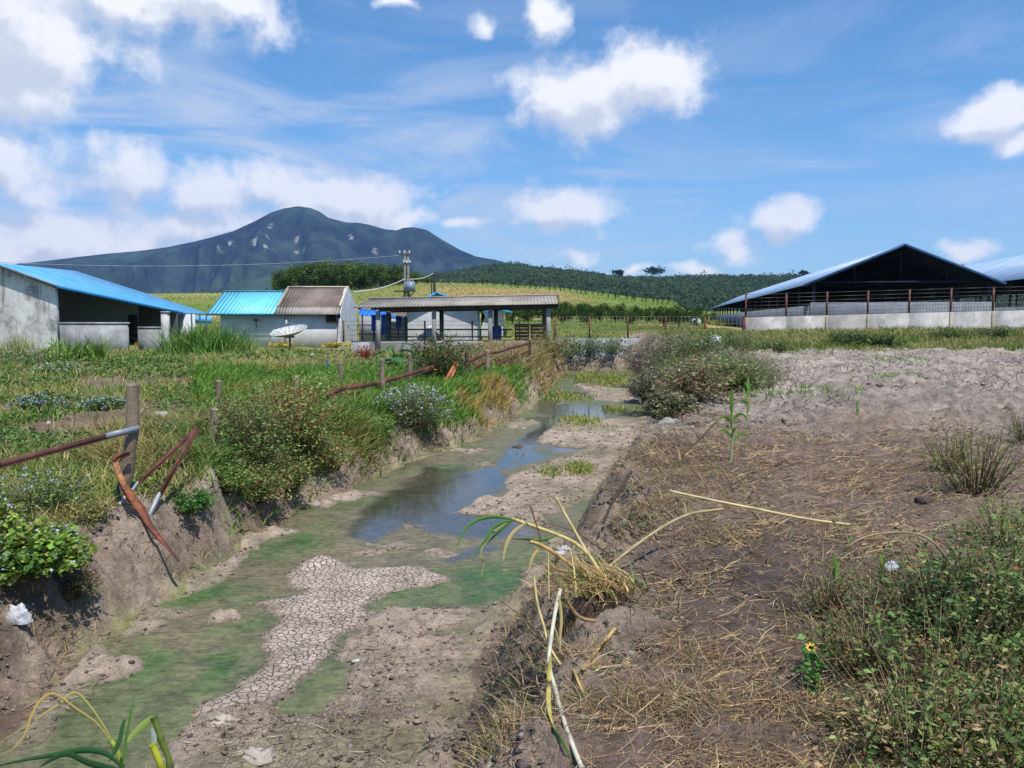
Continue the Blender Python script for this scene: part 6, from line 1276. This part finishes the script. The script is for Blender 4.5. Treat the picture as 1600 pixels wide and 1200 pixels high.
rweed(1400, 1180, 200, 110, 2200, .03, [lin(150, 132, 90), lin(104, 112, 58), lin(176, 156, 112)], 'straw coloured tangle at the bottom of the right foreground', 36)
rweed(1560, 1190, 160, 120, 2400, .034, [lin(104, 130, 56), lin(78, 104, 48), lin(170, 152, 104)], 'green and straw coloured weed in the bottom right corner', 22)
rweed(1290, 960, 90, 70, 700, .026, [lin(96, 108, 60), lin(120, 116, 74)], 'sparse wiry weed above the yellow flower', 22)
def near_straw():
    n = 17000; x, y = scat(n, 1150, 1800, 2.0, 5.2); z = zg(x, y)[0]; q = fbm(x, y, 1.5, 3, 211); px = CX+F*x/y; k = (rng.random(n) < sm(1180, 1380, px+120*(q-.5)))*(q > .36) > 0; x, y, z = x[k], y[k], z[k]; n = len(x); m = MB()
    blades(m, np.stack([x, y, z-.005], 1), .03+.16*rng.random(n)**1.6, .0045, .4+1.5*rng.random(n), vary([lin(190, 168, 120), lin(150, 126, 88), lin(116, 122, 60), lin(118, 94, 68)], n, .3), 3)
    m.build('tangled_grass', M['leaf'], kind='stuff', label='tangle of dry and green grass under the right foreground weeds', cat='grass')
near_straw()
rubble('slope_clods', 9000, 560, 1080, 2.6, 16, lambda x, y, z, tl, tr, s, c: side(x, y) & (tr > .05) & (tr < 1) & (fbm(x, y, 1.1, 3, 184) > .40), .010, .048, [lin(132, 117, 103), lin(108, 95, 84), lin(150, 140, 130)], 'rough clods of grey soil slumped down the right bank')
def sprigs():
    K = 1080; px = 1230+560*rng.random(K)**.75; y = 2.3*(5.6/2.3)**rng.random(K); x = (px-CX)/F*y; z = zg(x, y)[0]; q = fbm(x, y, 1.1, 3, 251)
    edge = 1560-150*np.clip((5.0-y)/2.4, 0, 2); k = rng.random(K) < sm(-120, 130, px-edge+260*(q-.5)); x, y, z, q = x[k], y[k], z[k], q[k]; K = len(x)
    H = (.14+.42*rng.random(K)**1.3)*(.6+.8*q); a = rng.random(K)*6.28; ln = H*(.2+.7*rng.random(K)); B = np.stack([x, y, z-.01], 1); E = B+np.stack([np.cos(a)*ln, np.sin(a)*ln, H], 1); Mi = (B+E)/2+np.stack([0*a, 0*a, H*.18], 1)
    m = MB(); pal = [lin(96, 122, 58), lin(74, 100, 48), lin(120, 140, 72), lin(150, 132, 92)]; bc = vary(pal, K, .2); per = 17
    t = .12+.9*rng.random((K, per, 1)); P = B[:, None]*(1-t)**2+2*Mi[:, None]*t*(1-t)+E[:, None]*t*t+rng.normal(0, .012, (K, per, 3))
    leaves(m, P.reshape(-1, 3), (.016+.026*rng.random(K*per)), np.repeat(bc, per, 0)*(.7+.6*rng.random((K*per, 1))), .42)
    for i in range(K): m.tube([B[i], B[i]*.25+Mi[i]*.5+E[i]*.25, E[i]], [.0032, .0025, .001], 3, lin(128, 112, 80)*random.uniform(.7, 1.3))
    m.build('weed_tangle', M['leaf'], kind='stuff', label='tangled leafy weed shoots filling the right foreground between the shrubs', cat='weeds')
sprigs()
def yflower():
    c = W(1267, 1012, 3.35); b = gnd(1278, 1100); rt = thing('yellow_flower', b, 'single yellow daisy with dark centre on a leafy stem in the right foreground', 'flower'); m = MB()
    m.tube(smooth_path([b, (b+c)/2+[.02, 0, .01], c]), .0035, 5, lin(96, 120, 56)); m.build('stem', M['leaf'], rt)
    Nn = np.array([-.1, -.75, .65]); Nn /= np.linalg.norm(Nn); A = np.cross(Nn, [1, 0, 0]); A /= np.linalg.norm(A); B = np.cross(Nn, A)
    for i in range(8):
        a = i*PI/4; D = A*math.cos(a)+B*math.sin(a); Sd = np.cross(Nn, D); m = MB(); m.add([c+D*.004, c+D*.014+Sd*.006+Nn*.002, c+D*.026, c+D*.014-Sd*.006+Nn*.002], [[0, 1, 2, 3]], lin(236, 190, 30)); m.build('petal', M['leaf'], rt)
    m = MB(); m.tube([c-Nn*.004, c+Nn*.003, c+Nn*.006], [.008, .008, .003], 10, lin(60, 40, 20)); m.build('flower_centre', M['leaf'], rt)
    m = MB(); n = 60; P = b+(c-b)*rng.random((n, 1))**.7*.95+rng.normal(0, .03, (n, 3)); leaves(m, P, .05, vary([lin(84, 128, 54), lin(66, 108, 46)], n), .6); m.build('leaves', M['leaf'], rt)
yflower()
def tangle():
    x, y = scat(110000, 150, 760, 7.5, 21); z, tl, tr, s, c = zg(x, y); px = CX+F*x/y; q = fbm(x, y, 1.1, 4, 221)
    dens = sm(9.5, 12, y+2*(q-.5))*sm(20, 17, y)*sm(.25, .45, tl+.3*(q-.5))*sm(4.2, 2.6, ip(LW, y)-x-.6); k = ~side(x, y) & (rng.random(len(x)) < dens*(.25+sm(.38, .6, q))); x, y, z, q = x[k], y[k], z[k], q[k]; n = len(x)
    t = fbm(x, y, .7, 3, 222)[:, None]; pal = np.where(t > .53, lin(150, 136, 84), np.where(t > .47, lin(112, 128, 62), lin(92, 118, 54)))*(.65+.7*rng.random((n, 1)))
    m = MB(); blades(m, np.stack([x, y, z-.01], 1), (.12+.45*rng.random(n)**1.4)*(.5+q), .012+.0008*y, .4+1.1*rng.random(n), pal, 3)
    k2 = rng.random(n) < .6; P = np.stack([x, y, z+(.05+.45*rng.random(n))*q], 1)[k2]; leaves(m, P, .05, vary([lin(104, 128, 60), lin(128, 140, 70), lin(84, 108, 50), lin(150, 110, 74)], int(k2.sum()), .3), .5)
    m.build('bank_tangle', M['leaf'], kind='stuff', label='tangled weeds and grass covering the middle of the left bank', cat='weeds')
tangle()
def crest_brush():
    x, y = scat(60000, 780, 1200, 3.0, 19); z, tl, tr, s, c = zg(x, y); q = fbm(x, y, 1.3, 4, 241); o = x-ip(RT, y)
    dens = sm(.30, .6, tr)*sm(1.1, .2, o-.3+1.2*(q-.5))*sm(.52, .68, q+.10*sm(6, 9, y)); k = side(x, y) & (rng.random(len(x)) < dens); x, y, z, q = x[k], y[k], z[k], q[k]; n = len(x)
    m = MB(); blades(m, np.stack([x, y, z-.01], 1), .02+.13*rng.random(n)**2*(.5+q)*(.6+.06*y), .0025+.0008*y, .6+1.8*rng.random(n), vary([lin(150, 126, 98), lin(120, 98, 76), lin(178, 154, 114), lin(98, 80, 64), lin(120, 120, 70)], n, .3), 4, az=rng.normal(2.9, 1.1, n))
    m.build('dead_brush', M['leaf'], kind='stuff', label='brown dead roots and brush matted along the edge of the right bank', cat='brush')
    m = MB()
    for i in range(190):
        yy = random.uniform(4, 17); xx = float(np.interp(yy, RT[:, 1], RT[:, 0]))+random.uniform(-.5, .7)*(1+.04*yy); zz = zgs(xx, yy); a = random.gauss(2.6, 1.2); L = random.uniform(.12, .6); e = random.uniform(.05, .9)
        p = np.array([xx, yy, zz]); D = np.array([math.cos(a)*math.cos(e), math.sin(a)*math.cos(e), math.sin(e)]); m.tube([p, p+D*L*.5+[0, 0, .03], p+D*L+[0, 0, -.04]], [.006, .005, .002], 4, lin(118, 96, 74)*random.uniform(.6, 1.4))
    m.build('dead_twigs', M['leaf'], kind='stuff', label='dead brown twigs sticking out along the edge of the right bank', cat='twigs')
crest_brush()
def right_tangle():
    x, y = scat(70000, 960, 1330, 17, 37); z, tl, tr, s, c = zg(x, y); q = fbm(x, y, .8, 4, 231); o = x-ip(RT, y)
    dens = sm(18.5, 22, y+2*(q-.5))*sm(.25, .6, tr)*sm(2.2, .6, o-.02*(y-20)+1.5*(q-.5)); k = side(x, y) & (rng.random(len(x)) < dens); x, y, z, q = x[k], y[k], z[k], q[k]; n = len(x)
    t = fbm(x, y, .6, 3, 232)[:, None]; pal = np.where(t > .52, lin(146, 134, 112), lin(112, 122, 78))*(.65+.7*rng.random((n, 1)))
    m = MB(); blades(m, np.stack([x, y, z-.01], 1), (.2+.8*rng.random(n)**1.3)*(.4+q), .03, .4+1.*rng.random(n), pal, 3)
    P = np.stack([x, y, z+(.1+.9*rng.random(n))*q], 1); leaves(m, P, .09, vary([lin(124, 130, 84), lin(140, 132, 112), lin(100, 116, 66)], n, .3), .4)
    m.build('thicket_undergrowth', M['leaf'], kind='stuff', label='greyish green undergrowth filling the thicket on the right bank', cat='weeds')
right_tangle()
sh(95, 885, 70, 60, 1300, .055, [lin(116, 150, 56), lin(140, 166, 68)], 'trailing shoots of bright leaves hanging over the bank edge right of the creeper', name='creeper', cat='creeper', g='creepers on the left bank', ar=.8, flowers=([lin(165, 165, 215)], 26), fsize=.028, sticks=10)
sh(120, 930, 70, 40, 900, .035, [lin(150, 136, 96), lin(118, 120, 66), lin(128, 104, 80)], 'dry straggly weed on the clay bank below the creeper', name='weed', cat='weed', sticks=16)
# broad leafed creeper with small blue flowers at the left edge
for q, r, w, h, n, l in ((40, 900, 150, 72, 4600, 'broad leaved bright green creeper with small blue flowers at the left edge'), (-40, 870, 120, 90, 2400, 'dense green creeper cut by the left edge of the picture')):
    sh(q, r, w, h, n, .055, [lin(116, 148, 56), lin(140, 166, 68), lin(88, 122, 46), lin(130, 134, 70)], l, name='creeper', cat='creeper', g='creepers on the left bank', ar=.8, flowers=([lin(165, 165, 215), lin(190, 190, 225)], 110), fsize=.028, nst=8, spread=.3)
sh(60, 800, 150, 60, 2400, .04, [lin(112, 130, 66), lin(92, 112, 56)], 'feathery weed with pale blue flowers behind the bright creeper', name='flowering_weed', cat='weed', flowers=([lin(170, 175, 210)], 160), fsize=.022, sticks=20)
sh(255, 700, 90, 40, 1500, .035, [lin(104, 128, 58), lin(86, 110, 50)], 'low weed with tiny white flowers between the crossed bars and the post', name='flowering_weed', cat='weed', flowers=([lin(200, 205, 215)], 60), fsize=.02)
sh(130, 810, 90, 24, 1200, .035, [lin(120, 128, 64), lin(150, 136, 84)], 'low yellowish weed along the edge of the eroded bank, right of the creeper', name='weed', cat='weed', sticks=10)
